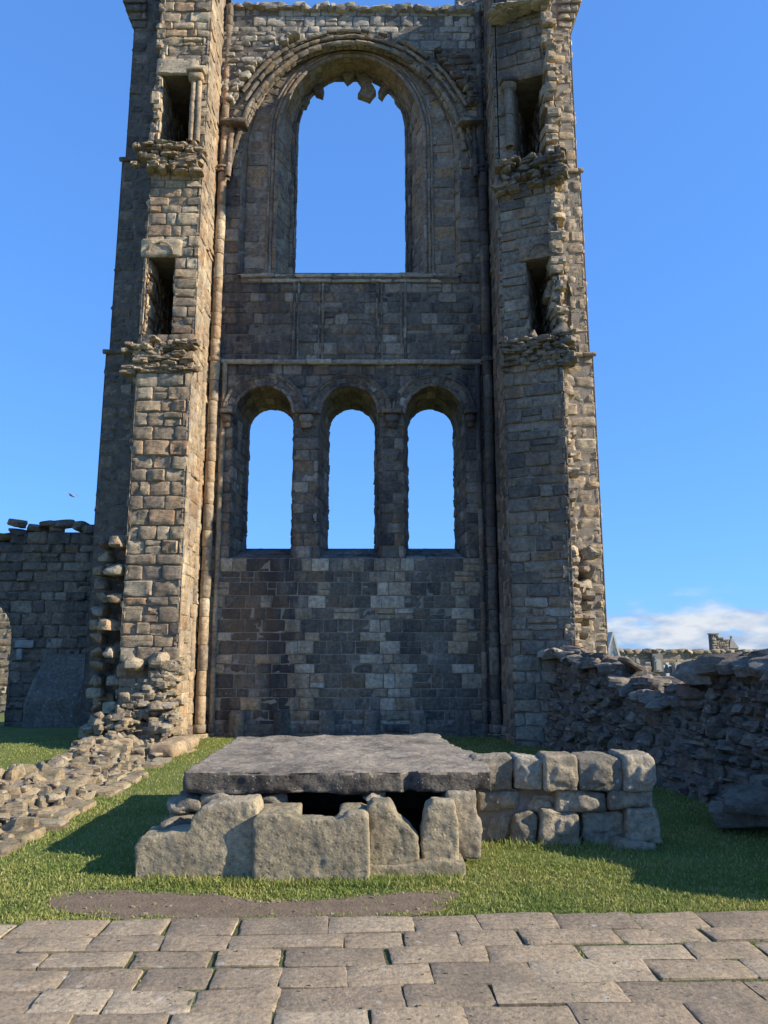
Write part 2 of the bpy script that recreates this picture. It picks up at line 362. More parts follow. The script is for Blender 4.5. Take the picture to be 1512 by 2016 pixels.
def drums(mb, path, r, dl=(.28, .5), seg=10, amp=.006, mat=0, groove=.9, squash=1.0, skip=0):
    # path: list of Vectors (fine); builds jointed drums / roll stones along it
    d = [0]
    for a, b in zip(path, path[1:]): d.append(d[-1]+(b-a).length)
    def at_(s):
        s = min(max(s, 0), d[-1])
        for i in range(len(path)-1):
            if s <= d[i+1] or i == len(path)-2:
                k = (s-d[i])/max(1e-6, d[i+1]-d[i]); return path[i].lerp(path[i+1], k), (path[i+1]-path[i]).normalized()
    s = 0
    while s < d[-1]-.02:
        e = min(d[-1], s+RN.uniform(*dl))
        if d[-1]-e < .1: e = d[-1]
        if skip and RN.random() < skip: s = e; continue
        n_ = max(1, int((e-s)/.13)); g = min(.02, (e-s)*.2)
        st = [(s+.003, groove), (s+g, 1)] + [(s+g+(e-s-2*g)*i/n_, 1) for i in range(1, n_)] + [(e-g, 1), (e-.003, groove)]
        ro = r*RN.uniform(.94, 1.04); ox, oy = RN.uniform(-.006, .006), RN.uniform(-.006, .006); vs = []; fs = []
        for (q, k) in st:
            p, t = at_(q)
            ref = Vector((0, 1, 0)) if abs(t.y) < .9 else Vector((1, 0, 0))
            x = t.cross(ref).normalized(); y = t.cross(x).normalized()
            for i in range(seg):
                a = 2*pi*i/seg; c = p+x*(cos(a)*ro*k)+y*(sin(a)*ro*k*squash)
                c = c+(c-p).normalized()*(amp*2*nz3(c, 9, s))
                vs.append(c+x*ox+y*oy)
        for j in range(len(st)-1):
            for i in range(seg):
                fs.append((j*seg+i, j*seg+(i+1) % seg, (j+1)*seg+(i+1) % seg, (j+1)*seg+i))
        mb.add(vs, fs, mat); s = e
def rock(mb, c, size, rot=None, n=4, rough=.12, k=9, cuts=2, mat=0):
    if cuts >= 2 and n < 9: cuts += 3
    rot = rot or (RN.uniform(-.12, .12), RN.uniform(-.12, .12), RN.uniform(-.25, .25))
    R_ = Euler(rot).to_matrix(); sd_ = RN.uniform(0, 90); c = Vector(c); hs = Vector(size)/2
    planes = []
    for _ in range(cuts):
        nn = Vector((RN.uniform(-1, 1), RN.uniform(-1, 1), RN.uniform(-.5, 1))).normalized(); planes.append((nn, RN.uniform(.68, 1.0)))
    idx = {}; vs = []; fs = []
    def vid(p):
        key = tuple(round(x*n) for x in p)
        if key in idx: return idx[key]
        q = Vector(p); kn = (abs(q.x)**k+abs(q.y)**k+abs(q.z)**k)**(1/k); q = q/kn if kn > 1 else q
        for nn, dd in planes:
            e = q.dot(nn)-dd
            if e > 0: q = q-nn*e
        q = q*(1+rough*.6*(noise.noise(q*1.3+Vector((sd_, 0, 0)))*1.5+noise.noise(q*3.4+Vector((0, sd_, 0)))*.7))
        q = Vector((q.x*hs.x, q.y*hs.y, q.z*hs.z))
        idx[key] = len(vs); vs.append(c+R_ @ q); return idx[key]
    for ax in range(3):
        for sg in (-1, 1):
            for i in range(n):
                for j in range(n):
                    qs = []
                    for (a, b) in ((0, 0), (1, 0), (1, 1), (0, 1)):
                        p = [0, 0, 0]; p[ax] = sg; p[(ax+1) % 3] = -1+2*(i+a)/n; p[(ax+2) % 3] = -1+2*(j+b)/n
                        qs.append(vid(tuple(p)))
                    fs.append(tuple(qs) if sg > 0 else tuple(reversed(qs)))
    mb.add(vs, fs, mat)
# carved stone: prisms fused, rounded and roughened into one solid
TS = bpy.data.scenes.new('workbench')
def carved(name, solids, mats, parent=None, voxel=.02, smooth_it=4, amp=.012, f=6, amp2=.006, f2=22, lam=0, fn=None):
    me = bpy.data.meshes.new('tmp'); vs = []; fs = []
    for pts, axis, a0, a1 in solids:       # polygon pts in plane, extruded along axis
        n_ = len(pts); k = len(vs)
        for a in (a0, a1):
            for (p, q) in pts:
                vs.append((p, a, q) if axis == 'y' else ((p, q, a) if axis == 'z' else (a, p, q)))
        fs.append([k+i for i in range(n_)]); fs.append([k+n_+i for i in reversed(range(n_))])
        for i in range(n_): fs.append([k+i, k+n_+i, k+n_+(i+1) % n_, k+(i+1) % n_])
    me.from_pydata(vs, [], fs)
    import bmesh
    bm = bmesh.new(); bm.from_mesh(me); bmesh.ops.recalc_face_normals(bm, faces=bm.faces); bmesh.ops.triangulate(bm, faces=bm.faces)
    for _ in range(4):
        le = [e for e in bm.edges if e.calc_length() > .16]
        if le: bmesh.ops.subdivide_edges(bm, edges=le, cuts=1)
        bmesh.ops.triangulate(bm, faces=bm.faces)
    bm.to_mesh(me); bm.free()
    o = bpy.data.objects.new('tmp', me); TS.collection.objects.link(o)
    r = o.modifiers.new('r', 'REMESH'); r.mode = 'VOXEL'; r.voxel_size = voxel
    s = o.modifiers.new('s', 'SMOOTH'); s.factor = .6; s.iterations = smooth_it
    TS.view_layers[0].update(); dg = TS.view_layers[0].depsgraph; m2 = bpy.data.meshes.new_from_object(o.evaluated_get(dg), depsgraph=dg)
    bpy.data.objects.remove(o); sd_ = RN.uniform(0, 40)
    nv = len(m2.vertices); nb_ = [0.]*(3*nv); cb = [0.]*(3*nv); m2.vertex_normals.foreach_get('vector', nb_); m2.vertices.foreach_get('co', cb)
    for i_ in range(nv):
        n_ = Vector(nb_[3*i_:3*i_+3]); p = Vector(cb[3*i_:3*i_+3])
        d = amp*noise.noise(p*f+Vector((sd_, 0, 0)))*1.6+amp*.6*noise.noise(p*f*2.3+Vector((0, sd_, 0)))+amp2*noise.noise(p*f2+Vector((sd_, 0, 3)))
        if lam: d += lam*(abs(n_.x)+abs(n_.y))*noise.noise(Vector((p.x*3, p.y*3, p.z*34+sd_)))
        if fn: d += fn(p, n_)
        cb[3*i_:3*i_+3] = p+n_*d
    m2.vertices.foreach_set('co', cb); m2.name = name
    m2.materials.clear()
    for m in (mats if isinstance(mats, (list, tuple)) else [mats]): m2.materials.append(m)
    m2.polygons.foreach_set('use_smooth', [True]*len(m2.polygons)); m2.update()
    ob = bpy.data.objects.new(name, m2); col.objects.link(ob); put(ob, parent)
    return ob
# ================================================================== SETTING: ground
def ground(x, y):
    z = -.02+.02*nz3((x, y, 0), .5)
    if y > 17: z -= min(1.6, (y-17)*.05)
    if x > 5: z -= min(.9, (x-5)*.12)
    return z
xs = [-900, -300, -120, -60, -30, -20] + [-14+.5*i for i in range(57)] + [18, 24, 36, 70, 150, 400, 900]
ys = [-40, -15, -6] + [-4+.4*i for i in range(66)] + [24, 27, 32, 40, 55, 80, 130, 250, 500, 1200, 3000]
mb = MB(); W_ = len(xs)
mb.add([(x, y, ground(x, y)) for y in ys for x in xs], [(j*W_+i, j*W_+i+1, (j+1)*W_+i+1, (j+1)*W_+i) for j in range(len(ys)-1) for i in range(W_-1)])
def grass_ground():
    m, t, b = mat_new('lawn'); n = t.nodes.new; l = t.links.new; g = n('ShaderNodeNewGeometry')
    x = n('ShaderNodeTexNoise'); x.inputs['Scale'].default_value = 1.6; x.inputs['Detail'].default_value = 9; x.inputs['Roughness'].default_value = .75; l(g.outputs['Position'], x.inputs[0])
    r = ramp(t, [(.3, (.10, .12, .03)), (.5, (.15, .18, .045)), (.7, (.21, .21, .08))]); l(x.outputs[0], r.inputs[0]); l(r.outputs[0], b.inputs['Base Color'])
    y = n('ShaderNodeTexNoise'); y.inputs['Scale'].default_value = 70; y.inputs['Detail'].default_value = 6; l(g.outputs['Position'], y.inputs[0])
    k = n('ShaderNodeBump'); k.inputs['Strength'].default_value = 1; k.inputs['Distance'].default_value = .03; l(y.outputs[0], k.inputs['Height']); l(k.outputs[0], b.inputs['Normal'])
    return m
M_lawn = grass_ground()
tag(mb.build('ground', M_lawn), kind='structure')
# bare earth patch
ep = [(95,1768),(130,1752),(230,1748),(330,1750),(430,1757),(520,1768),(640,1768),(730,1760),(800,1752),(870,1748),(905,1757),(885,1775),(860,1792),(760,1803),(640,1806),(520,1808),(400,1812),(280,1808),(170,1796),(110,1785)]
epg = [gz(px, py, 0) for px, py in ep]
EC = (sum(p[0] for p in epg)/len(epg), sum(p[1] for p in epg)/len(epg))
def catmull(pts, k):
    o = []
    n_ = len(pts)
    for i in range(n_):
        p0, p1, p2, p3 = pts[i-1], pts[i], pts[(i+1) % n_], pts[(i+2) % n_]
        for q in range(k):
            t = q/k
            o.append(tuple(.5*(2*p1[a]+(p2[a]-p0[a])*t+(2*p0[a]-5*p1[a]+4*p2[a]-p3[a])*t*t+(3*p1[a]-p0[a]-3*p2[a]+p3[a])*t**3) for a in (0, 1)))
    return o
eo = catmull(epg, 5)
eo = [(p[0]+.02*nz3((p[0], p[1], 0), 9), p[1]+.02*nz3((p[0], p[1], 5), 9)) for p in eo]
mb = MB(); rings = [1, .93, .8, .55, .25]
vs = []
for q, r in enumerate(rings):
    for (x, y) in eo:
        xx, yy = EC[0]+(x-EC[0])*r, EC[1]+(y-EC[1])*r
        vs.append((xx, yy, ground(xx, yy)+.006+(0 if q == 0 else .004*nz3((xx, yy, 0), 9))))
n_ = len(eo); fs = [(q*n_+i, q*n_+(i+1) % n_, (q+1)*n_+(i+1) % n_, (q+1)*n_+i) for q in range(len(rings)-1) for i in range(n_)]
vs.append((EC[0], EC[1], ground(*EC)+.008)); fs += [((len(rings)-1)*n_+i, (len(rings)-1)*n_+(i+1) % n_, len(vs)-1) for i in range(n_)]
mb.add(vs, fs); tag(mb.build('bare_earth_path', M_earth), kind='structure')
def inpoly(x, y, poly):
    c = False; j = len(poly)-1
    for i in range(len(poly)):
        a, b = poly[i], poly[j]
        if (a[1] > y) != (b[1] > y) and x < (b[0]-a[0])*(y-a[1])/(b[1]-a[1])+a[0]: c = not c
        j = i
    return c
# paving
PA = radians(2.6); pc, ps = cos(PA), sin(PA)
PO = Vector((*gz(800, 1802, 0), 0))
def pave(u, v, d): return Vector((PO.x+pc*u-ps*v, PO.y+ps*u+pc*v, d))
mb = MB()
mb.quad(pave(-9, -9, -.012), pave(2.45, -9, -.012), pave(2.45, -.02, -.012), pave(-9, -.02, -.012), 1)
mb.quad(pave(2.45, -9, -.012), pave(9, -9, -.012), pave(9, -.2, -.012), pave(2.45, -.2, -.012), 1)
v = 0.0; rows = []
hs = [.29, .23, .25, .27, .26, .30, .27, .25, .3, .27, .3, .28, .3, .3, .3, .3, .3]
JT = []
for r_, h in enumerate(hs):
    u = -5.6+RN.uniform(0, .3); umax = (2.35 if r_ == 0 else 5.5)
    wob = lambda q, r0=r_: .018*noise.noise(Vector((q*.9, r0*3.1, 0)))
    while u < umax:
        ww = RN.uniform(.34, .68) if r_ else RN.uniform(.36, .62)
        a, b = u, u+ww
        sk = RN.uniform(-.03, .03)
        P_ = (lambda uu, vv, d, sk=sk, v0=v, wob=wob: pave(uu+sk*(vv-v0)*0, vv+wob(uu), d))
        gp = .005+RN.random()**4*.03
        stone(mb, P_, const(a), const(b), v-h, v, g=gp, off=RN.uniform(-.005, .006), amp=.003, rd=.0045, dep=.035, res=.05, jit=.013, tilt=.005, ero=0)
        if RN.random() < .45: JT.append((b, v-h+.02, b, v-.02, gp))
        if RN.random() < .4: JT.append((a, v-h, b, v-h, gp))
        u = b
    v -= h
tag(mb.build('pavement', [M_pave, M_joint]), kind='structure')
# ================================================================== CATHEDRAL GABLE
G = 16.0            # plane of the gable wall
TW = 14.5           # front of the towers
root = thing('cathedral_ruin', 'tall roofless stone gable with two flanking towers, great window above three round-arched lancets', 'ruin', (-.72, G, 0))
XL, XR = X(398, 1100, G)-.0, X(979, 1100, G)      # inner faces of the towers
CX = (XL+XR)/2
print('XL XR CX', XL, XR, CX)
zbase = -.12
ztop = Z(18, G)
def opx(pl, pr, py): return (X((pl+pr)/2, py, G), (X(pr, py, G)-X(pl, py, G))/2)
lanc = []
for pl, pr in ((453, 581), (626, 749), (793, 918)):
    cx, r = opx(pl, pr, 900); r = .655
    zc = Z(815, G); zb = Z(1099, G)
    lanc.append(Arch(cx, r, zc, zb, G))
LD = 1.35
wcx = X(689, 400, G)
zsill = Z(541, G)
w_out = Arch(wcx, X(905, 400, G)-wcx, Z(292, G), zsill, G, Z(82, G)-Z(292, G))
w_in_f = Arch(wcx, w_out.r-.10, w_out.zc, zsill, G+.16, w_out.rz-.06)
w_arr = Arch(wcx, X(838, 400, G)-wcx, Z(258, G), zsill, G+.18, Z(98, G)-Z(258, G))
w_bk = Arch(wcx-.02, (X(803, 400, G+1.0)-X(578, 400, G+1.0))/2, Z(262, G+1.0), zsill, G+1.0, Z(150, G+1.0)-Z(262, G+1.0))
openings = lanc+[w_out]
def gspans(c0, c1):
    vm = (c0+c1)/2; act = sorted([a for a in openings if c1 > a.zb+.02 and c0 < a.zc+a.rz], key=lambda a: a.cx)
    sp = []; lf = const(XL-.05)
    for a in act:
        sp.append((lf, lambda v, a=a: a.cx-a.half(v)-(0 if v < a.zc+a.rz else 0)))
        lf = (lambda v, a=a: a.cx+a.half(v))
    sp.append((lf, const(XR+.05)))
    return sp
GP = plane((0, G, 0), (1, 0, 0), (0, -1, 0))
zstr = Z(714, G)
mb = MB()
STR = [(X(a, 1250, G), X(b, 1250, G)) for a, b in ((572, 628), (738, 802), (402, 438), (905, 935))]
def lowmat(u, v):
    return 2 if any(a-.05 < u < b+.05 for a, b in STR) and RN.random() < .78 or RN.random() < .05 else 0
masonry(mb, GP, 0, 0, zbase, lanc[0].zb, (.18, .32), (.18, .48), matf=lowmat, spans=gspans, amp=.008, g=.013, rd=.008, offr=.006, tilt=.004, md=-.0105, ero=0)
low = mb.build('lower_wall', [M_low, M_mort, M_strip], root)
mb = MB()
masonry(mb, GP, 0, 0, lanc[0].zb, zstr, (.2, .3), (.22, .5), spans=gspans, amp=.014, md=-.022, tilt=.008)
mb.build('lancet_wall', [M_gable, M_mortd], root)
mb = MB()
masonry(mb, GP, 0, 0, zstr, zsill, (.17, .28), (.22, .62), spans=gspans, amp=.012, md=-.02, tilt=.008)
masonry(mb, GP, 0, 0, zsill, Z(330, G), (.2, .34), (.22, .5), spans=gspans, amp=.016, md=-.02, tilt=.01)
mb.build('middle_wall', [M_gable, M_mortd], root)
mb = MB()
masonry(mb, GP, 0, 0, Z(330, G), ztop, (.14, .28), (.18, .5), spans=gspans, amp=.016, md=-.02, tilt=.01)
for i in range(30):    # ragged mossy coping
    x = XL+(XR-XL)*(i+.5)/30; rock(mb, (x, G+.12, ztop+.0+.02*RN.uniform(-1, 1)-.12*(i/30)+.06), (.34, .5, .14+RN.uniform(0, .06)), n=3, mat=0)
mb.build('upper_wall', [M_upper, M_mortd], root)
# core/back of wall
mb = MB()
def gs2(c0, c1):
    act = sorted([Arch(a.cx, r2, z2, a.zb, G, w_bk.rz if a is w_out else None) for a, r2, z2 in [(l_, l_.r-.115, l_.zc) for l_ in lanc]+[(w_out, w_bk.r+.015, w_bk.zc)] if c1 > a.zb+.02 and c0 < z2+r2], key=lambda a: a.cx)
    sp = []; lf = const(XL-.3)
    for a in act:
        sp.append((lf, lambda v, a=a: a.cx-a.half(v))); lf = (lambda v, a=a: a.cx+a.half(v))
    sp.append((lf, const(XR+.3))); return sp
def backsheet(Y0, z0, z1, spf):
    zz = z0
    while zz < z1-.001:
        z2 = min(z1, zz+.03)
        for fL, fR in spf(zz, z2):
            mb.quad((fR(zz), Y0, zz), (fL(zz), Y0, zz), (fL(z2), Y0, z2), (fR(z2), Y0, z2))
        zz = z2
backsheet(G+LD, zbase, zstr, gs2); backsheet(G+1.0, zstr, ztop, gs2)
mb.quad((XL-.3, G-.01, ztop), (XR+.3, G-.01, ztop), (XR+.3, G+1.0, ztop), (XL-.3, G+1.0, ztop))
mb.quad((XL-.3, G+.05, zstr), (XR+.3, G+.05, zstr), (XR+.3, G+LD, zstr), (XL-.3, G+LD, zstr))
mb.build('back_face', M_core, root)
# plinth blocks at the foot
mb = MB()
x = XL+.1; k = 0
while x < XR-.1:
    ww = .34; 
    if k % 2: stone(mb, plane((0, G-.12, 0), (1, 0, 0), (0, -1, 0)), const(x), const(x+ww), zbase, Z(1398, G-.1), off=0, amp=.02, rd=.04, dep=.14)
    x += ww*(1 if k % 2 else 1.7); k += 1
masonry(mb, plane((0, G-.05, 0), (1, 0, 0), (0, -1, 0)), XL, XR, zbase, Z(1425, G), (.15, .2), (.3, .6), amp=.014)
mb.build('plinth', [M_gable, M_mortd], root)
# ---- lancets
def path_of(a, dr=0, dy=0, f0=0, f1=3, n=60, zb=None):
    q = Arch(a.cx, a.r+dr, a.zc, a.zb if zb is None else zb, a.y+dy, a.rz+dr)
    return [q.pt(f0+(f1-f0)*i/n) for i in range(n+1)]
for i, a in enumerate(lanc):
    b = Arch(a.cx, a.r-.13, a.zc, a.zb, G+LD)
    mb = MB(); arch_stones(mb, a, b, 1, vr=(.18, .3), nu=4, jambr=(.2, .3), amp=.012, rd=.014)
    # sloping sill
    mb2 = MB()
    zf, zk = a.zb, Z(1080, G+LD)
    PS = (lambda u, v, d, a=a, zf=zf, zk=zk: Vector((a.cx+u*(1-.2*v/LD), G+v, zf+(zk-zf)*v/LD+d)))
    masonry(mb2, PS, -a.r, a.r, 0, LD, (.3, .5), (.3, .5), amp=.01, dep=.05)
    mb2.quad((a.cx-a.r, G+LD, a.zb-.3), (a.cx+a.r, G+LD, a.zb-.3), (a.cx+a.r, G+LD, zk), (a.cx-a.r, G+LD, zk))
    win = mb.build('lancet_window', [M_gable, M_mortd], root)
    tag(win, ['left round-arched lancet', 'middle round-arched lancet', 'right round-arched lancet'][i])
    mb2.build('sill', [M_gable, M_mortd], win)
    # hood and moulded voussoirs
    mb3 = MB()
    o1 = Arch(a.cx, a.r+.02, a.zc, a.zc-.02, G-.05); o2 = Arch(a.cx, a.r+.17, a.zc, a.zc-.02, G-.065)
    P_, WW = between(o2, o1, -1)
    arch_stones(mb3, o2, o1, 1, vr=(.16, .24), nu=1, amp=.01, rd=.02, dep=.1)
    drums(mb3, path_of(a, .235, -.06, 1, 2), .045, (.18, .3), 8)
    drums(mb3, path_of(a, .185, -.05, 1, 2), .03, (.18, .3), 8)
    drums(mb3, path_of(a, -.0, -.03, 1, 2), .045, (.16, .26), 8)
    mb3.build('hood_mould', [M_gable, M_mortd], win)
# piers between lancets: shafts with capitals
for xx, w2 in ((lanc[0].cx-lanc[0].r-.13, .13), ((lanc[0].cx+lanc[0].r+lanc[1].cx-lanc[1].r)/2, .2), ((lanc[1].cx+lanc[1].r+lanc[2].cx-lanc[2].r)/2, .2), (lanc[2].cx+lanc[2].r+.13, .13)):
    zc = lanc[0].zc; mb = MB()
    rock(mb, (xx, G-.07, zc+.02), (w2*2.1, .26, .09), rot=(0, 0, 0), n=4, rough=.05, cuts=0, k=8)
    rock(mb, (xx, G-.05, zc-.12), (w2*1.6, .22, .2), rot=(0, 0, 0), n=4, rough=.12, cuts=0, k=3)
    rock(mb, (xx, G-.03, zc-.26), (w2*1.2, .16, .14), rot=(0, 0, 0), n=4, rough=.12, cuts=0, k=3)
    mb.build('capital', [M_gable], root)
# ---- string courses
mb = MB()
drums(mb, [Vector((XL, G-.05, zstr)), Vector((XR, G-.05, zstr))], .06, (.5, .9), 8)
stone_run = plane((0, G-.06, 0), (1, 0, 0), (0, -1, 0))
mb.build('string_course', [M_upper], root)
mb = MB()
masonry(mb, plane((0, G-.10, 0), (1, 0, 0), (0, -1, 0)), X(475, 545, G), X(903, 545, G), zsill-.10, zsill, (.1, .1), (.4, .8), amp=.012, dep=.12)
masonry(mb, plane((0, G-.05, 0), (1, 0, 0), (0, -1, 0)), X(475, 545, G), X(903, 545, G), zsill-.2, zsill-.10, (.1, .1), (.4, .8), amp=.012)
PS = lambda u, v, d: Vector((u, G-.1+v, zsill+d+.02*v))
masonry(mb, PS, wcx-w_out.r, wcx+w_out.r, 0, 1.1, (.3, .4), (.35, .6), amp=.012, dep=.05)
mb.build('window_sill', [M_upper, M_mortd], root)
# blind panel strips
for px in (579, 636, 743, 798):
    mb = MB(); x = X(px, 630, G)
    drums(mb, [Vector((x, G-.012, zstr+.04)), Vector((x, G-.012, zsill-.2))], .035, (.2, .3), 8)
    drums(mb, [Vector((x+(.09 if px in (579, 743) else -.09), G-.0, zstr+.04)), Vector((x+(.09 if px in (579, 743) else -.09), G-.0, zsill-.2))], .025, (.2, .3), 8)
    mb.build('panel_strip', [M_gable], root)
# ---- great window
mb = MB()
arch_stones(mb, w_out, w_in_f, 1, vr=(.2, .32), nu=1, jambr=(.24, .36), amp=.01, rd=.008, g=.008)
arch_stones(mb, w_in_f, w_arr, 1, vr=(.2, .34), nu=[1, 1, 2], jambr=(.24, .4), amp=.02, rd=.01, g=.01)
arch_stones(mb, w_arr, w_bk, 1, vr=(.2, .32), nu=[2, 3], jambr=(.24, .36), amp=.012, rd=.008, g=.008)
gw = mb.build('great_window', [M_brown, M_mort], root)
mb = MB()
for dr, rr in ((.0, .05), (.09, .04), (.17, .035)):
    drums(mb, path_of(w_arr, dr, -.01, 0, 3, 90), rr, (.22, .4), 8)
mb.build('arch_roll', [M_brown], gw)
mb = MB()
drums(mb, path_of(w_bk, .04, -.14, 0, 3, 90), .06, (.22, .4), 8)
drums(mb, path_of(w_bk, -.03, -.02, 0, 3, 90), .05, (.22, .4), 8)
mb.build('inner_frame', [M_gable], gw)
# outer wall-rib hood, r 277 px
hx = X(689, 335, G); hr = X(945, 335, G)-hx
hood = Arch(hx, hr, Z(332, G), Z(335, G), G)
hrz = Z(66, G)-hood.zc; hood = Arch(hx, hr, hood.zc, hood.zc-.02, G-.10, hrz)
h2 = Arch(hx, w_out.r+.03, w_out.zc-.0, hood.zc-.02, G-.08, w_out.rz)
mb = MB()
def rib(dr, dy, r0, f0=1.0, f1=2.0): drums(mb, path_of(hood, dr, dy, f0, f1, 60), r0, (.2, .34), 8, amp=.016, skip=.08)
rib(-.02, -.02, .05, 1.16, 1.86); rib(-.17, .0, .045, 1.06, 1.94); rib(-.33, .02, .06, 1.04, 1.96)
hA = Arch(hx, hr-.03, hood.zc, hood.zc-.02, G-.07, hrz-.03); hB = Arch(hx, hr-.45, hood.zc, hood.zc-.02, G-.04, hrz-.40)
arch_stones(mb, hA, hB, 1, vr=(.16, .26), nu=2, amp=.016, rd=.016, dep=.1, jit=.01)
mb.build('hood_mould', [M_hood, M_mortd], gw)
# broken tracery cusps
def cusp(pts, th):
    solids = [(pts, 'y', w_bk.y-.16, w_bk.y+.06)]
    carved('tracery_cusp', solids, M_gable, gw, voxel=.016, smooth_it=0, amp=.008)
Yb = w_bk.y-.05
def pxpoly(l): return [at(px, py, Yb) for px, py in l]
cusp(pxpoly([(596,150),(622,140),(638,178),(636,192),(622,188),(612,172)]), .2)
cusp(pxpoly([(574,196),(600,176),(610,196),(602,212),(584,210),(576,226)]), .2)
cusp(pxpoly([(664,120),(694,120),(700,150),(684,166),(672,150)]), .2)
cusp(pxpoly([(686,120),(716,120),(726,158),(740,184),(728,199),(704,190),(714,174),(704,156)]), .2)
cusp(pxpoly([(744,188),(758,152),(786,150),(774,176),(762,180),(752,196)]), .2)
cusp(pxpoly([(780,176),(800,172),(812,206),(806,224),(798,212),(786,210),(776,198)]), .2)
# vault springers: fans of ribs rising from the capitals
for sgn, x0 in ((1, XL+.14), (-1, XR-.14)):
    mb = MB(); zc = Z(352, G-.2); k = 0
    for j, (dx, dy, hh) in enumerate(((.03, -.05, 1.35), (.06, -.02, 1.3), (.10, .0, 1.2), (.0, -.16, 1.4))):
        pth = [Vector((x0+sgn*(.05*j+dx*(t/10)**1.6*2.2), G-.12+dy*(1-t/10), zc+hh*t/10)) for t in range(11)]
        drums(mb, pth, .055, (.22, .42), 8, amp=.014)
    mb.build('springer_rib', [M_brown if sgn > 0 else M_gable], root); mb = MB()
    rock(mb, (x0+sgn*.22, G-.14, zc+1.42), (.62, .42, .12), rot=(0, 0, 0), rough=.15); mb.build('impost', [M_gable], root); mb = MB()
    zs0, zs1 = Z(212, G), Z(72 if sgn > 0 else 105, G)
    def hside(v, sgn=sgn):
        q = max(0, min(1, (v-hood.zc)/(hood.rz+.1))); return hood.cx-sgn*(hood.r+.1)*sqrt(1-q*q)
    def ssp(c0, c1, sgn=sgn, x0=x0):
        k_ = RN.uniform(-.12, .12)-.3*max(0, (c0-zs0)/(zs1-zs0)-.55)
        if sgn > 0: return [(const(XL), lambda v: max(XL, min(hside(v)+k_, XL+1.25)))]
        return [(lambda v: min(XR, max(hside(v)-k_, XR-1.15)), const(XR))]
    masonry(mb, plane((0, G-.17, 0), (1, 0, 0), (0, -1, 0)), 0, 0, zs0, zs1, (.1, .2), (.2, .45), spans=ssp, amp=.025, rd=.02, offr=.03, jit=.02, dep=.17)
    for _ in range(12):
        v_ = RN.uniform(zs0, zs1); rock(mb, (hside(v_)-sgn*RN.uniform(.0, .25), G-.1, v_), (RN.uniform(.14, .3), .3, RN.uniform(.08, .16)), rot=(0, RN.uniform(-.2, .2), 0), rough=.2)
    mb.build('vault_springer', [M_upper if sgn > 0 else M_gable, M_mortd], root)
# corner shafts against the towers
for sgn, x0 in ((1, XL), (-1, XR)):
    for k, (dx, dy, r0, zt) in enumerate(((.13, -.16, .105, Z(350, G)), (-.03, -.52, .085, Z(700, G)), (.33, -.03, .06, zstr))):
        mb = MB(); x = x0+sgn*dx
        drums(mb, [Vector((x, G+dy, zbase+.35)), Vector((x, G+dy, zt))], r0, (.3, .62), 12, amp=.007)
        if k == 0:
            drums(mb, [Vector((x, G+dy, zt)), Vector((x, G+dy, zt+.08))], r0*1.35, (.2, .2), 12)
            drums(mb, [Vector((x, G+dy, zt+.08)), Vector((x, G+dy, zt+.15))], r0*1.7, (.2, .2), 12)
            drums(mb, [Vector((x, G+dy, zstr-.05)), Vector((x, G+dy, zstr+.06))], r0*1.35, (.2, .2), 12)
            zk = zt+.15
            drums(mb, [Vector((x, G+dy+.02, zk)), Vector((x, G+dy+.06, ztop))], r0*.8, (.25, .4), 10, amp=.012)
        drums(mb, [Vector((x, G+dy, zbase)), Vector((x, G+dy, zbase+.18))], r0*1.7, (.2, .2), 12)
        drums(mb, [Vector((x, G+dy, zbase+.18)), Vector((x, G+dy, zbase+.36))], r0*1.35, (.2, .2), 12)
        mb.build('corner_shaft', [M_tower if sgn > 0 else M_gable], root)
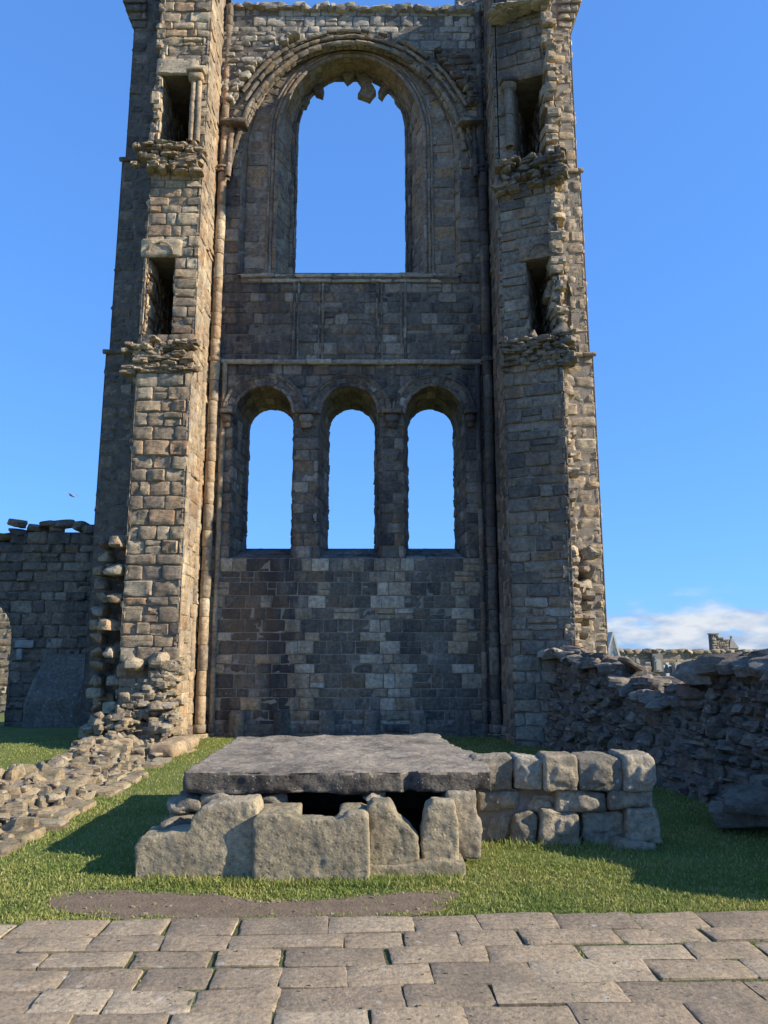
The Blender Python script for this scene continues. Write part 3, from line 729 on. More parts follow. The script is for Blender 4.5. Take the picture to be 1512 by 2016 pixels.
# ================================================================== TOWERS
def tower(side):
    L_ = side == 'L'
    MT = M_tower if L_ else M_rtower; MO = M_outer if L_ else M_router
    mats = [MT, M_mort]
    xi = XL if L_ else XR                                   # inner face
    xo = X(240, 1200, TW) if L_ else X(1120, 1200, TW)      # outer edge of the projecting front
    xb = X(172, 1300, G+.1) if L_ else X(1192, 1240, G+.1)  # outer edge of the set-back buttress
    H = Z(-8, G)+(.0 if not L_ else .4)
    tw = tag(bpy.data.objects.new('tower', None), ('left tower with its inner side in the sun' if L_ else 'right tower with its front in shade'))
    col.objects.link(tw); put(tw, root); tw.location = (0, 0, 0)
    tw.empty_display_size = .2
    # stages: z ranges, front plane
    yi = TW; yo = TW if L_ else TW-.42                       # right tower front angled out to its torn edge, shaped to fall in shade
    if L_:
        niches = [(313, 372, 138, 272), (285, 340, 505, 657)]
    else:
        niches = [(1005, 1062, 163, 335), (1031, 1084, 522, 674)]
    za, zb_ = Z(300 if L_ else 342, TW), Z(690 if L_ else 690, TW)
    stages = [(zbase, zb_, 0.0), (zb_, za, .12), (za, H, .24)]
    xa, xz = (xo, xi) if L_ else (xi, xo)
    ya, yz = (yo, yi) if L_ else (yi, yo)
    Ln = sqrt((xz-xa)**2+(yz-ya)**2); du = Vector((xz-xa, yz-ya, 0)).normalized(); nn = Vector((du.y, -du.x, 0))
    def nrect(n):
        pl, pr, pt, pb = n; ym = TW+.1
        z1, z0 = Z(pt, ym), Z(pb, ym); pm = (pt+pb)/2
        return (X(pl, pm, ym)-xa)/du.x, (X(pr, pm, ym)-xa)/du.x, z0, z1
    NR = [nrect(n) for n in niches]
    for (z0, z1, back) in stages:
        mb = MB(); o = Vector((xa, ya, 0))-nn*back
        Pf = plane(o, du, nn)
        cuts = sorted([z0, z1]+[z for r in NR for z in (r[2], r[3]) if z0 < z < z1])
        for c0, c1 in zip(cuts, cuts[1:]):
            act = [r for r in NR if r[2]-.01 <= c0 and r[3]+.01 >= c1]
            segs = [(0, act[0][0]), (act[0][1], Ln)] if act else [(0, Ln)]
            for a_, b_ in segs:
                sp = (lambda p, q, a_=a_, b_=b_: [(const(a_), const(b_))])
                ragged = 1 if not L_ else 0
                masonry(mb, Pf, a_, b_, c0, c1, (.17, .33), (.17, .56), spans=sp, amp=.016, rd=.016, g=.018, offr=.016, jit=.012, tilt=.012, md=-.042)
        # side facing the choir
        if L_: Ps = plane((xi, TW+back, 0), (0, 1, 0), (1, 0, 0)); dl = G-TW-back
        else: Ps = plane((xi, G, 0), (0, -1, 0), (-1, 0, 0)); dl = G-TW-back
        masonry(mb, Ps, 0, dl, z0, z1, (.2, .31), (.25, .5), amp=.014, rd=.012, g=.014)
        # side facing outwards
        if L_: Po = plane((xo, G+.2, 0), (0, -1, 0), (-1, 0, 0)); dl = G+.2-TW-back
        else: Po = plane((xo, yz+back, 0), (0, 1, 0), (1, 0, 0)); dl = G+.2-yz-back
        masonry(mb, Po, 0, dl, z0, z1, (.18, .3), (.2, .42), amp=.035, rd=.03, g=.025, offr=.04, jit=.03, tilt=.03)
        # step top
        mb.box(min(xa, xz)+.03, max(xa, xz)-.03, TW+.05+back, G+.3, z1-.06, z1-.02, 1)
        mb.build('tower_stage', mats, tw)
    # niches: hollow passages behind the openings
    for k, (u0, u1, z0, z1) in enumerate(NR):
        mb = MB(); back = .12+.12*(1-k)
        o = Vector((xa, ya, 0))-nn*back
        dep = 2.1
        def Q(u, d, z): return o+du*u-nn*d+Vector((0, 0, z))
        for (uu, s) in ((u0, 1), (u1, -1)):
            oo = Q(uu, 0, 0) if s < 0 else Q(uu, dep, 0)
            dd = (-nn) if s < 0 else nn
            masonry(mb, plane(oo, dd, du*s), 0, dep, z0, z1, (.2, .3), (.25, .4), amp=.012)
        mb.quad(Q(u0, dep, z0), Q(u1, dep, z0), Q(u1, dep, z1), Q(u0, dep, z1), 1)  # back, roof and floor in dark mortar, painting in the niche's shade
        mb.quad(Q(u0-.1, 0.02, z1-.01), Q(u1+.1, 0.02, z1-.01), Q(u1+.1, dep, z1-.01), Q(u0-.1, dep, z1-.01), 1)
        mb.quad(Q(u0-.1, 0.02, z0+.01), Q(u0-.1, dep, z0+.01), Q(u1+.1, dep, z0+.01), Q(u1+.1, 0.02, z0+.01), 1)
        nic = mb.build('wall_niche', [MT if k else MT, M_mortd], tw)
        # lintel
        m2 = MB(); PL = plane(o+nn*.03, du, nn)
        stone(m2, PL, const(u0-.14), const(u1+.14), z1, z1+.4, amp=.014, rd=.02, dep=.2)
        lin = m2.build('lintel', [MT], nic)
        if k == 1:
            mb = MB(); uc = (u0+u1)/2
            pts = [o+du*(uc+.25*cos(pi*q/14))+nn*.05+Vector((0, 0, z1+.06+.25*sin(pi*q/14))) for q in range(15)]
            drums(mb, pts, .018, (9, 9), 6, amp=.002); mb.build('carved_arch_line', [MT], lin)
        else:
            # colonnette on the inner jamb side with base and capital
            uc = (u1+.10) if L_ else (u0-.10)
            m3 = MB(); b0 = Q(uc, -.02, z0 if L_ else z0+.55); t0 = Q(uc, -.02, z1)
            if L_:
                for off in (-.05, .07): drums(m3, [b0+du*off, t0+du*off-Vector((0, 0, .18))], .062, (.7, 1.1), 12)
            else: drums(m3, [b0, t0-Vector((0, 0, .18))], .10, (.6, .9), 12)
            rock(m3, t0-Vector((0, 0, .10)), (.34, .28, .2), rot=(0, 0, 0), rough=.1, cuts=0, k=3, n=4)
            rock(m3, t0+Vector((0, 0, .02)), (.40, .34, .08), rot=(0, 0, 0), rough=.05, cuts=0, k=8, n=4)
            m3.build('colonnette', [MT], nic)
    # broken ledges
    for (zl, wd, nrk) in ((za, .3, 70), (zb_, .34, 90)):
        mb = MB()
        for j in range(nrk):
            t = RN.random(); u = Ln*t+(-.35*RN.random() if L_ and RN.random() < .35 else 0)
            if not L_ and RN.random() < .25: u = Ln+.15*RN.random()
            lev = RN.random(); z = zl+.16-.62*lev+(.1 if RN.random() < .2 else 0)
            prot = (.10-.09*lev)*RN.uniform(.4, 1.4)
            p = Vector((xa, ya, 0))+du*u+nn*(prot-.08); p.z = z
            rock(mb, p, (RN.uniform(.10, .34), RN.uniform(.24, .34), RN.uniform(.04, .13)), rot=(RN.uniform(-.07, .07), RN.uniform(-.07, .07), atan2(du.y, du.x)+RN.uniform(-.15, .15)), rough=.2, cuts=2, k=12)
        mb.build('broken_ledge', [MT], tw, sharp=20)
    # set-back outer buttress
    mb = MB(); yb = G-.05
    lo, hi = min(xo, xb), max(xo, xb)
    zs = [zbase, Z(695 if L_ else 700, G), Z(318 if L_ else 340, G), H]
    for q in range(3):
        ins = .07*q*(1 if L_ else 1)
        l2, h2_ = (lo+ins, hi) if L_ else (lo, hi-ins)
        masonry(mb, plane((0, yb, 0), (1, 0, 0), (0, -1, 0)), l2, h2_, zs[q], zs[q+1], (.22, .32), (.26, .46), amp=.02, rd=.03, g=.02, offr=.012, jit=.014)
        ou = l2 if L_ else h2_; s_ = -1 if L_ else 1
        Pq = plane((ou, yb+2.2, 0), (0, -1, 0), (-1, 0, 0)) if L_ else plane((ou, yb, 0), (0, 1, 0), (1, 0, 0))
        masonry(mb, Pq, 0, 2.2, zs[q], zs[q+1], (.24, .34), (.3, .6), amp=.02, rd=.03)
        if q < 2:
            stx = [Vector((l2-(.05 if L_ else 0), yb-.03, zs[q+1])), Vector((h2_+(0 if L_ else .05), yb-.03, zs[q+1]))]
            drums(mb, stx, .055, (.4, .6), 8)
        mb.quad((l2, yb+2.2, zs[q]), (h2_, yb+2.2, zs[q]), (h2_, yb+2.2, zs[q+1]), (l2, yb+2.2, zs[q+1]), 1)
    # body behind the front block
    mb.quad((min(xi, xo), G+1.2, zbase), (max(xi, xo), G+1.2, zbase), (max(xi, xo), G+1.2, H), (min(xi, xo), G+1.2, H), 1)
    mb.quad((min(xi, xb), yb+.02, H-.01), (max(xi, xb), yb+.02, H-.01), (max(xi, xb), yb+2.2, H-.01), (min(xi, xb), yb+2.2, H-.01), 1)
    mb.build('outer_buttress', [MO, M_mortd if L_ else M_mort], tw)
    # shaft in the angle and on the torn edge
    if not L_:
        mb = MB()
        drums(mb, [Vector((xo+.12, yb-.14, zb_)), Vector((xo+.10, yb-.14, H))], .07, (.3, .5), 10)
        mb.build('angle_shaft', [M_router], tw); mb = MB()
        # torn bonding stones along the outer front edge
        zz = zbase+.9
        while zz < H:
            hgt = RN.uniform(.14, .26)
            for q_ in range(2):
                if q_ == 0 or RN.random() < .7: rock(mb, (xo+RN.uniform(-.04, .08), yo+(.3 if q_ == 0 else .6)+RN.uniform(-.06, .06), zz), (RN.uniform(.2, .32), RN.uniform(.36, .5), hgt*.96), rot=(RN.uniform(-.04, .04), RN.uniform(-.04, .04), RN.uniform(-.12, .12)), rough=.2, cuts=1, k=12)
            zz += hgt
        mb.build('torn_edge', [M_router], tw, sharp=20)
        mb = MB()       # toothing low down
        for q in range(26):
            z = Z(1275, TW)+RN.random()*(Z(1050, TW)-Z(1275, TW)); rock(mb, (xo+RN.uniform(.05, .45), TW+RN.uniform(.1, .9), z), (RN.uniform(.25, .5), .5, RN.uniform(.12, .3)), rough=.2, cuts=3)
        mb.build('toothing', [M_rtower], tw, sharp=20)
    else:
        mb = MB()
        PT = plane((0, TW+.62, 0), (1, 0, 0), (0, -1, 0)); xt = X(180, 1180, TW+.2)
        masonry(mb, PT, xt, xo, zbase, Z(1062, TW+.6), (.2, .3), (.2, .4), amp=.04, rd=.03, offr=.05, tilt=.03)
        mb.quad((xt, TW+.64, zbase), (xt, G+.1, zbase), (xt, G+.1, Z(1062, TW+.6)), (xt, TW+.64, Z(1062, TW+.6)), 1)
        mb.quad((xt, TW+.64, Z(1062, TW+.6)-.01), (xo, TW+.64, Z(1062, TW+.6)-.01), (xo, G, Z(1062, TW+.6)-.01), (xt, G, Z(1062, TW+.6)-.01), 1)
        for q, py in enumerate(range(1068, 1440, 27)):
            z = Z(py, TW+.2)
            rock(mb, (xt+RN.uniform(.1, .2), TW+.45, z), (RN.uniform(.18, .3), .5, .2), rot=(0, 0, RN.uniform(-.1, .1)), rough=.12, n=4)
            if q % 2 == 0: rock(mb, (xo-.16+RN.uniform(-.1, .05), TW+.3, z), (RN.uniform(.3, .42), .6, .22), rot=(0, 0, RN.uniform(-.1, .1)), rough=.12, n=4)
        mb.build('toothing', [M_tower, M_mortd], tw)
        # rough outer edge of the front
        mb = MB(); zz = Z(1050, TW)
        while zz < H:
            hgt = RN.uniform(.18, .3); rock(mb, (xo+.02+RN.uniform(-.06, .04), TW+.42+RN.uniform(0, .1), zz), (RN.uniform(.12, .22), .5, hgt*.97), rot=(0, 0, RN.uniform(-.1, .1)), rough=.16, cuts=1, k=12); zz += hgt
        mb.build('torn_edge', [M_tower], tw, sharp=20)
    # corbelled corner at the top
    mb = MB(); s_ = -1 if L_ else 1; xe = xb+(.14 if L_ else -.14)
    for q, py in enumerate((58, 45, 32, 18)):
        z = Z(py, G); e = .05+.07*q
        masonry(mb, plane((0, yb-e*.6, 0), (1, 0, 0), (0, -1, 0)), min(xe+s_*e, xe-s_*.3), max(xe+s_*e, xe-s_*.3), z, Z(py-13, G), (.13, .2), (.2, .4), amp=.01, dep=.3)
        mb.box(min(xe+s_*(e-.02), xe-s_*.2), max(xe+s_*(e-.02), xe-s_*.2), yb-e*.6+.02, yb+1, z, Z(py-13, G)-.003, 0)
    mb.build('corbel', [MO, M_mortd], tw)
    if not L_:
        mb = MB()      # mossy parapet lumps along the top
        for q in range(30):
            p = Vector((xa, ya, 0))+du*(Ln*RN.random())-nn*RN.uniform(-.02, .1); p.z = Z(30, TW)+RN.uniform(-.05, .1)
            rock(mb, p, (RN.uniform(.2, .5), .34, RN.uniform(.05, .09)), rot=(0, 0, .1), rough=.15, k=12)
        mb.build('mossy_parapet', [M_upper], tw)
        # turret stub standing on the wall head
        mb = MB(); x0, x1 = X(898, 10, G+.2), XR+.1
        masonry(mb, plane((0, G+.05, 0), (1, 0, 0), (0, -1, 0)), x0, x1, ztop-.15, ztop+.8, (.2, .3), (.25, .4), amp=.03, rd=.03)
        masonry(mb, plane((x0, G+.05+.9, 0), (0, -1, 0), (-1, 0, 0)), 0, .9, ztop-.15, ztop+.8, (.2, .3), (.25, .4), amp=.03, rd=.03)
        mb.build('turret_stub', [M_upper, M_mortd], tw)
    return xo, xb
tlo, tlb = tower('L'); tro, trb = tower('R')
# small white notice at the foot of the right tower
mb = MB(); sx, sz = at(1023, 1411, G-.6)
mb.box(sx-.05, sx+.05, G-.62, G-.6, sz-.055, sz+.055, 0)
for q in range(3): mb.box(sx-.04, sx+.04, G-.623, G-.6195, sz-.035+.03*q, sz-.022+.03*q, 1)
tag(mb.build('notice_plate', [plain('white_enamel', (.75, .75, .74), .4), plain('grey_print', (.25, .27, .3))], None, smooth=False), 'small pale notice plate at the foot of the shaded right tower', 'sign')
mb = None
# ================================================================== LEFT: rubble talus and footing wall
mb = MB()
for _ in range(260):       # talus of core stones against the left tower
    t = RN.random()**.8; px = 360-190*t*RN.random()-10; py = 1300+140*t+RN.uniform(-8, 8)
    if px < 355-(py-1285)*1.35: px = 355-(py-1285)*1.35*RN.random()
    yy = TW-.1-.55*t*RN.random(); x, z = at(px, py, yy)
    s = RN.uniform(.07, .24); rock(mb, (x, yy, max(z, .02)), (s*RN.uniform(1, 1.6), s*1.4, s*RN.uniform(.5, .9)), rough=.22, cuts=3)
# stones fill in depth beneath so the talus is solid
for _ in range(60):
    x = tlo+RN.uniform(-.4, .95); y = TW-RN.uniform(0, .35); rock(mb, (x, y, RN.uniform(0, .35)), (.4, .4, .25), rough=.2, cuts=3)
# lit boulder caps
bx_, bz_ = at(262, 1308, TW-.2); rock(mb, (bx_, TW-.1, bz_), (.42, .5, .26), rot=(0, 0, 0), rough=.08, k=3)
bx_, bz_ = at(312, 1300, TW-.2); rock(mb, (bx_, TW-.1, bz_), (.36, .5, .30), rot=(0, 0, 0), rough=.08, k=4)
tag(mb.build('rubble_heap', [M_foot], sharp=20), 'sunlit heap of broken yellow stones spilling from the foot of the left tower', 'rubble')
mb = MB()
def foot_x(y): return -3.32-.30*(max(0, min(1, (y-7)/8)))      # lawn edge of the footing
def foot_h(s, y): return .03+(.20+.10*max(0, min(1, (y-7)/5)))*s
y = 4.2
while y < 14.3:
    dy = RN.uniform(.14, .32); x = foot_x(y); wmax = 1.05+.25*nz3((0, y, 0), .6)
    while x > foot_x(y)-wmax:
        ww = RN.uniform(.12, .40); s = (foot_x(y)-x)/1.1
        lvl = s+.12*nz3((x, y, 0), 1.2)
        hh = foot_h(max(0, min(1, lvl)), y)+RN.uniform(-.05, .05)
        if RN.random() < .95: rock(mb, (x-ww/2, y+dy/2, hh-.1), (ww*1.04, dy*1.08, .24), rot=(RN.uniform(-.12, .12), RN.uniform(-.12, .12), RN.uniform(-.25, .25)), rough=.2, cuts=4)
        if RN.random() < .5: rock(mb, (x-ww/2+RN.uniform(-.1, .1), y+dy/2, hh+.02), (RN.uniform(.06, .18), RN.uniform(.06, .18), RN.uniform(.03, .09)), rough=.2, cuts=4)
        x -= ww
    # lime and earth core between the stones
    y2 = y+dy; ps_ = []
    for q in range(9):
        sx = q/8; ps_.append((foot_x(y)-sx*wmax, foot_h(sx*wmax/1.1, y)-.10))
    for q in range(8):
        (xa1, za1), (xb1, zb1) = ps_[q], ps_[q+1]; mb.quad((xb1, y, zb1), (xa1, y, za1), (xa1, y2, za1), (xb1, y2, zb1), 1)
    y += dy
for q in range(18):      # dressed kerb stones along the lawn edge
    yy = 6.6+q*.44; a_ = foot_x(yy)+.08; 
    if RN.random() < .7: rock(mb, (a_+RN.uniform(-.04, .04), yy, .0), (RN.uniform(.16, .42), RN.uniform(.2, .5), .10), rot=(0, RN.uniform(-.06, .06), RN.uniform(-.1, .1)), rough=.12, k=8, cuts=1)
mb.box(foot_x(15)-.9, foot_x(14)-.25, 4.2, 14.4, -.1, .04, 1)
tag(mb.build('ruined_footing_wall', [M_foot, M_core], sharp=20), 'low broken footing of pale stones running beside the lawn on the left', 'ruined wall')
# rounded dressed base stone at the end of the footing
carved('base_stone', [([(X(305, 1480, 13), .0), (X(385, 1450, 14), .0), (X(385, 1450, 14), .12), (X(345, 1480, 13)+.0, .2), (X(305, 1480, 13), .2)], 'y', 12.6, 14.35)], M_tower, None, voxel=.03, smooth_it=2, amp=.012)
tag(bpy.data.objects['base_stone'], 'long rounded base stone between the left tower foot and the lawn', 'stone')
# ================================================================== LEFT BACKGROUND WALL
LB = 19.5
mb = MB(); x0 = X(-420, 1200, LB); x1 = X(250, 1200, LB)
def ltop(x):
    pts = [(-420, 1070), (0, 1052), (40, 1040), (100, 1024), (150, 1036), (250, 1045)]
    px = 756+x*F/(LB*cP+1.5*sP)
    for (a, b), (c, d) in zip(pts, pts[1:]):
        if px <= c: return Z(b+(d-b)*(px-a)/(c-a), LB)
    return Z(1045, LB)
dcx = X(-62, 1300, LB); door = Arch(dcx, X(18, 1300, LB)-dcx, Z(1255, LB), -.3, LB)
def lspans(c0, c1):
    hi = c1; sp = []
    if c0 < door.zc+door.rz: sp = [(const(x0), lambda v: door.cx-door.half(max(v, door.zb))), (lambda v: door.cx+door.half(max(v, door.zb)), const(x1))]
    else:
        run = None; x = x0
        while x <= x1:
            ok = ltop(x) > c1-.05
            if ok and run is None: run = x
            if not ok and run is not None: sp.append((const(run), const(x))); run = None
            x += .1
        if run is not None: sp.append((const(run), const(x1)))
    return sp
masonry(mb, plane((0, LB, 0), (1, 0, 0), (0, -1, 0)), x0, x1, -.3, Z(1024, LB), (.2, .34), (.25, .6), spans=lspans, amp=.03, rd=.025, offr=.025, jit=.02, md=-.06)
bk = Arch(door.cx, door.r, door.zc, door.zb, LB+1.0)
arch_stones(mb, door, bk, 1, nu=3, amp=.02)
x = x0
while x < x1:
    z = ltop(x); rock(mb, (x, LB+.3, z-.02), (.5, .8, .22), rough=.15); x += .38
wl = mb.build('ruined_cloister_wall', [M_outer, M_mortd])
tag(wl, 'dark ruined wall with an arched doorway left of the tall tower', 'wall')
mb = MB()
zz = -.3
while zz < Z(1060, LB):
    z2 = zz+.15
    for fL, fR in ([(const(x0), lambda v: door.cx-door.half(max(v, door.zb))), (lambda v: door.cx+door.half(max(v, door.zb)), const(x1))]):
        mb.quad((fR(zz), LB+1, zz), (fL(zz), LB+1, zz), (fL(z2), LB+1, z2), (fR(z2), LB+1, z2))
    zz = z2
mb.build('back_face', M_core, wl)
# battered buttress base
xa_, xb_ = X(45, 1400, LB-1), X(152, 1400, LB-1)
pr = [(LB+.05, -.3), (LB-1.1, -.3), (LB-1.0, Z(1372, LB-1)), (LB-.1, Z(1290, LB-.1)), (LB+.05, Z(1285, LB))]
carved('battered_buttress', [(pr, 'x', xa_, xb_)], M_rubble, wl, voxel=.07, smooth_it=2, amp=.03, f=2.5)
mb = MB(); PB = plane((0, LB-.07, 0), (1, 0, 0), (0, -1, 0))
stone(mb, PB, const(X(30, 1270, LB)), const(X(68, 1270, LB)), Z(1276, LB), Z(1260, LB), dep=.1)
stone(mb, PB, const(X(33, 1290, LB)), const(X(46, 1290, LB)), Z(1300, LB), Z(1277, LB), dep=.1)
mb.build('repair_stone', [plain('pale_repair_stone', (.30, .29, .26), .9)], wl)
mb = MB(); bx_, bz_ = at(38, 1031, LB+.2); rock(mb, (bx_, LB+.2, bz_), (.42, .5, .2), rot=(0, .1, 0), rough=.12)
tag(mb.build('loose_stone', [M_tower]), 'loose sunlit stone lying on top of the dark left wall', 'stone')
# sunlit wall seen through the doorway
mb = MB()
masonry(mb, plane((0, 30, 0), (1, 0, 0), (0, -1, 0)), -26, -13.2, -1, 3.5, (.25, .4), (.4, .8), amp=.03, rd=.03)
tag(mb.build('precinct_wall', [M_foot, M_mort]), 'sunlit yellow stone wall seen through the left doorway', 'wall')
# ================================================================== RIGHT RUBBLE WALL
A_ = Vector((X(1040, 1450, 15.2), 15.2, 0)); B_ = Vector((4.25, 5.4, 0))
duR = (B_-A_).normalized(); LR = (B_-A_).length; nR = Vector((duR.y, -duR.x, 0))
if nR.x > 0: nR = -nR
prof = [(15.2, 1262), (14.0, 1272), (12.6, 1286), (11.9, 1300), (11.2, 1330), (10.7, 1350), (10.1, 1352), (9.55, 1340), (9.3, 1290), (8.3, 1280), (7.7, 1288), (7.2, 1310), (6.4, 1330), (5.4, 1420)]
def rtop(u):
    y = A_.y+duR.y*u
    for (a, b), (c, d) in zip(prof, prof[1:]):
        if y >= c: return Z(b+(d-b)*(a-y)/(a-c), y)
    return Z(prof[-1][1], 5.4)
def rsp(c0, c1):
    sp = []; run = None; u = 0
    while u <= LR:
        ok = rtop(u) > c1-.04
        if ok and run is None: run = u
        if (not ok) and run is not None: sp.append((const(run), const(u))); run = None
        u += .08
    if run is not None: sp.append((const(run), const(LR)))
    return sp
PR = lambda u, v, d: A_+duR*u+nR*(d-.16*v+.06*nz3((u, v, 0), .8))+Vector((0, 0, v))
mb = MB()
masonry(mb, PR, 0, LR, -.08, 1.66, (.12, .22), (.14, .36), spans=rsp, amp=.05, rd=.022, g=.022, offr=.05, jit=.03, tilt=.05, dep=.14, split=.25, res=.06, md=-.045)
u = 0
while u < LR:
    z = rtop(u); big = A_.y+duR.y*u < 9.5
    for q in range(4):
        back = .18+.26*q; s = RN.uniform(.26, .5) if big else RN.uniform(.2, .4)
        p = A_+duR*(u+RN.uniform(-.1, .1))-nR*back; p.z = z-.16+RN.uniform(-.06, .05)+(.05*q if q < 2 else -.03*q)
        rock(mb, p, (s*1.3, s*1.1, s*(.62 if big else .5)), rot=(RN.uniform(-.2, .2), RN.uniform(-.2, .2), RN.uniform(-1.2, 1.2)), n=4, rough=.2, cuts=4)
    u += .24 if not big else .3
for _ in range(60):       # face stones standing proud
    u = RN.uniform(.3, LR-.2); v_ = RN.uniform(.1, 1)*rtop(u)*.9
    p = PR(u, v_, .0); s = RN.uniform(.1, .24); rock(mb, p, (s*1.3, s*1.2, s*.7), rot=(RN.uniform(-.2, .2), RN.uniform(-.2, .2), RN.uniform(0, 3)), n=4, rough=.2, cuts=4)
# core
u = 0
while u < LR:
    h = min(rtop(u), rtop(u+.2))-.32; p, q = A_+duR*u-nR*.22, A_+duR*(u+.2)-nR*.22; p2, q2 = p-nR*.8, q-nR*.8
    Vz = Vector((0, 0, 1)); b0 = Vz*-.1
    mb.add([p+b0, q+b0, q2+b0, p2+b0, p+Vz*h, q+Vz*h, q2+Vz*h, p2+Vz*h], [(0,3,2,1),(4,5,6,7),(0,1,5,4),(1,2,6,5),(2,3,7,6),(3,0,4,7)], 1)
    u += .2
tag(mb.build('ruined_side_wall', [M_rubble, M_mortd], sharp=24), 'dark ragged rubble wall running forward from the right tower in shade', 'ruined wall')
# fallen blocks by its foot
for k, (px, py, z, sx_, sy_, sz_, lab) in enumerate(((1470, 1612, .10, .7, .42, .22, 'long dark lichen-spotted block lying at the foot of the right rubble wall'),
        (1500, 1580, .30, .6, .5, .22, 'dark block resting above the lichen-spotted one at the right edge'),
        (1090, 1462, .05, .5, .4, .16, 'flat dark stone on the shaded lawn at the foot of the right tower'),
        (1030, 1440, .12, .4, .4, .28, 'squarish base stone against the foot of the right tower'))):
    x, y = gz(px, py, z); mb = MB(); rock(mb, (x, y+.1, z), (sx_, sy_, sz_), rot=(0, 0, -.35), n=9, rough=.1, cuts=3)
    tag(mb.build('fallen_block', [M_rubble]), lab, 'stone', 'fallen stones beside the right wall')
# ================================================================== TOMB
def tomb_x(px, py, z): return gz(px, py, z)
zt = .70
fl = gz(359, 1519, zt); fr = gz(952, 1500, zt); bl = gz(468, 1450, zt); br = gz(852, 1441, zt); mr = gz(928, 1480, zt)
print('slab', fl, fr, bl, br, mr)
yF = fl[1]
slab_poly = [(fl[0], yF), (fl[0]+.6, yF), (-.55, yF-.01), (.15, yF+.03), (.21, yF+.12), (.29, yF+.02), (fr[0], yF+.04), (fr[0]+.0, yF+.45), (mr[0]+.05, yF+.9), (mr[0]+.02, mr[1]), (mr[0]-.12, mr[1]+.5), (br[0]+.06, br[1]-.45), (br[0], br[1]-.2), (bl[0]+1.2, bl[1]+.1), (bl[0], bl[1])]
def slabfn(p, n):
    if n.z < -.3: return -.03*(.4+noise.noise(Vector((p.x*2.1, p.y*2, 4))))
    if n.z < .3: return .022*noise.noise(Vector((p.x*2.4, p.y*2.4, p.z*3)))+.012*noise.noise(Vector((p.x*9, p.y*9, p.z*14)))
    return .012*noise.noise(Vector((p.x*1.6, p.y*9, p.z*20)))-(.02*max(0, nz3(p, 5, 3)) if n.y < -.3 else 0)
slab = carved('tomb_slab', [(slab_poly, 'z', zt-.185, zt)], [M_slab, M_crust], None, voxel=.02, smooth_it=3, amp=.013, f=3.2, amp2=.006, f2=18, lam=.006, fn=slabfn)
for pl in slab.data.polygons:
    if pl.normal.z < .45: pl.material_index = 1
tag(slab, 'broad weathered flat stone slab covering the tomb, dark along its front edge', 'tomb slab')
def blk(name, label, pts, y0, y1, extra=(), voxel=.015, smooth_it=2, group='stones carrying the tomb slab', mat=None, **kw):
    # pts: front outline in photo pixels, on the plane y0
    so_ = [([at(px, py, y0) for px, py in pts], 'y', y0, y1)]
    for e in extra: so_.append(([at(px, py, e[1]) for px, py in e[0]], 'y', e[1], e[2]))
    o = carved(name, so_, mat or M_block, None, voxel=voxel, **kw)
    return tag(o, label, 'stone block', group)
y1 = gz(600, 1730, 0)[1]
print('tomb front', y1)
blk('tomb_block', 'large squared block in the middle under the tomb slab with a notched top',
    [(497,1745),(497,1614),(505,1604),(562,1602),(590,1613),(665,1614),(685,1602),(716,1601),(727,1614),(727,1745)], y1, y1+.17,
    extra=[([(498,1720),(498,1602),(585,1600),(585,1720)], y1+.10, y1+.52), ([(664,1720),(664,1602),(724,1602),(724,1720)], y1+.10, y1+.52), ([(530,1640),(532,1592),(570,1588),(575,1640)], y1+.3, y1+.5), ([(672,1640),(676,1590),(712,1588),(716,1640)], y1+.3, y1+.5)], amp=.008, f=4)
blk('tomb_block', 'sloping two-step block under the left end of the slab, half in shadow',
    [(264,1745),(264,1668),(275,1648),(330,1640),(368,1638),(376,1608),(398,1590),(440,1580),(500,1578),(508,1600),(497,1745)], y1+.06, y1+.4, amp=.009, f=4)
blk('tomb_block', 'block with a curved hollow right edge beside the dark gap',
    [(724,1708),(722,1590),(735,1579),(768,1580),(782,1612),(805,1628),(824,1650),(826,1694),(800,1706)], y1+.16, y1+.42, amp=.01, f=6)
blk('tomb_block', 'narrow rounded upright stone right of the dark gap',
    [(832,1700),(828,1640),(840,1590),(852,1578),(893,1577),(903,1620),(903,1698)], y1+.22, y1+.46, amp=.008, f=6)
blk('tomb_footing', 'flat plinth stone lying under the two smaller front blocks',
    [(718,1740),(720,1702),(780,1704),(860,1692),(918,1700),(918,1740)], y1+.13, y1+.55, amp=.008, f=4)
blk('tomb_block', 'pale squared pier stones under the right front corner of the slab',
    [(878,1690),(880,1560),(940,1560),(942,1612),(948,1618),(948,1690)], y1+.42, y1+1.0, mat=M_row, amp=.014, f=6)
# inner supports: side and back walls of the chamber
mb = MB()
xl_, xr_ = fl[0]+.12, mr[0]-.08; yb0, yb1 = yF+.15, bl[1]-.15
masonry(mb, plane((xl_, yb1, 0), (0, -1, 0), (-1, 0, 0)), 0, yb1-yb0-.3, -.03, zt-.215, (.2, .26), (.3, .6), amp=.03, rd=.03)
masonry(mb, plane((xr_, yb0+.4, 0), (0, 1, 0), (1, 0, 0)), 0, yb1-yb0-.4, -.03, zt-.215, (.2, .26), (.3, .6), amp=.03, rd=.03)
masonry(mb, plane((xr_-.25, yb1, 0), (-1, 0, 0), (0, 1, 0)), 0, xr_-.25-xl_, -.03, zt-.215, (.2, .26), (.3, .6), amp=.03, rd=.03)
mb.box(xl_+.03, xl_+.2, yb0+.3, yb1-.03, -.05, zt-.222, 1); mb.box(xr_-.2, xr_-.03, yb0+.4, yb1-.03, -.05, zt-.222, 1); mb.box(xl_+.2, xr_-.2, yb1-.2, yb1-.035, -.05, zt-.222, 1)
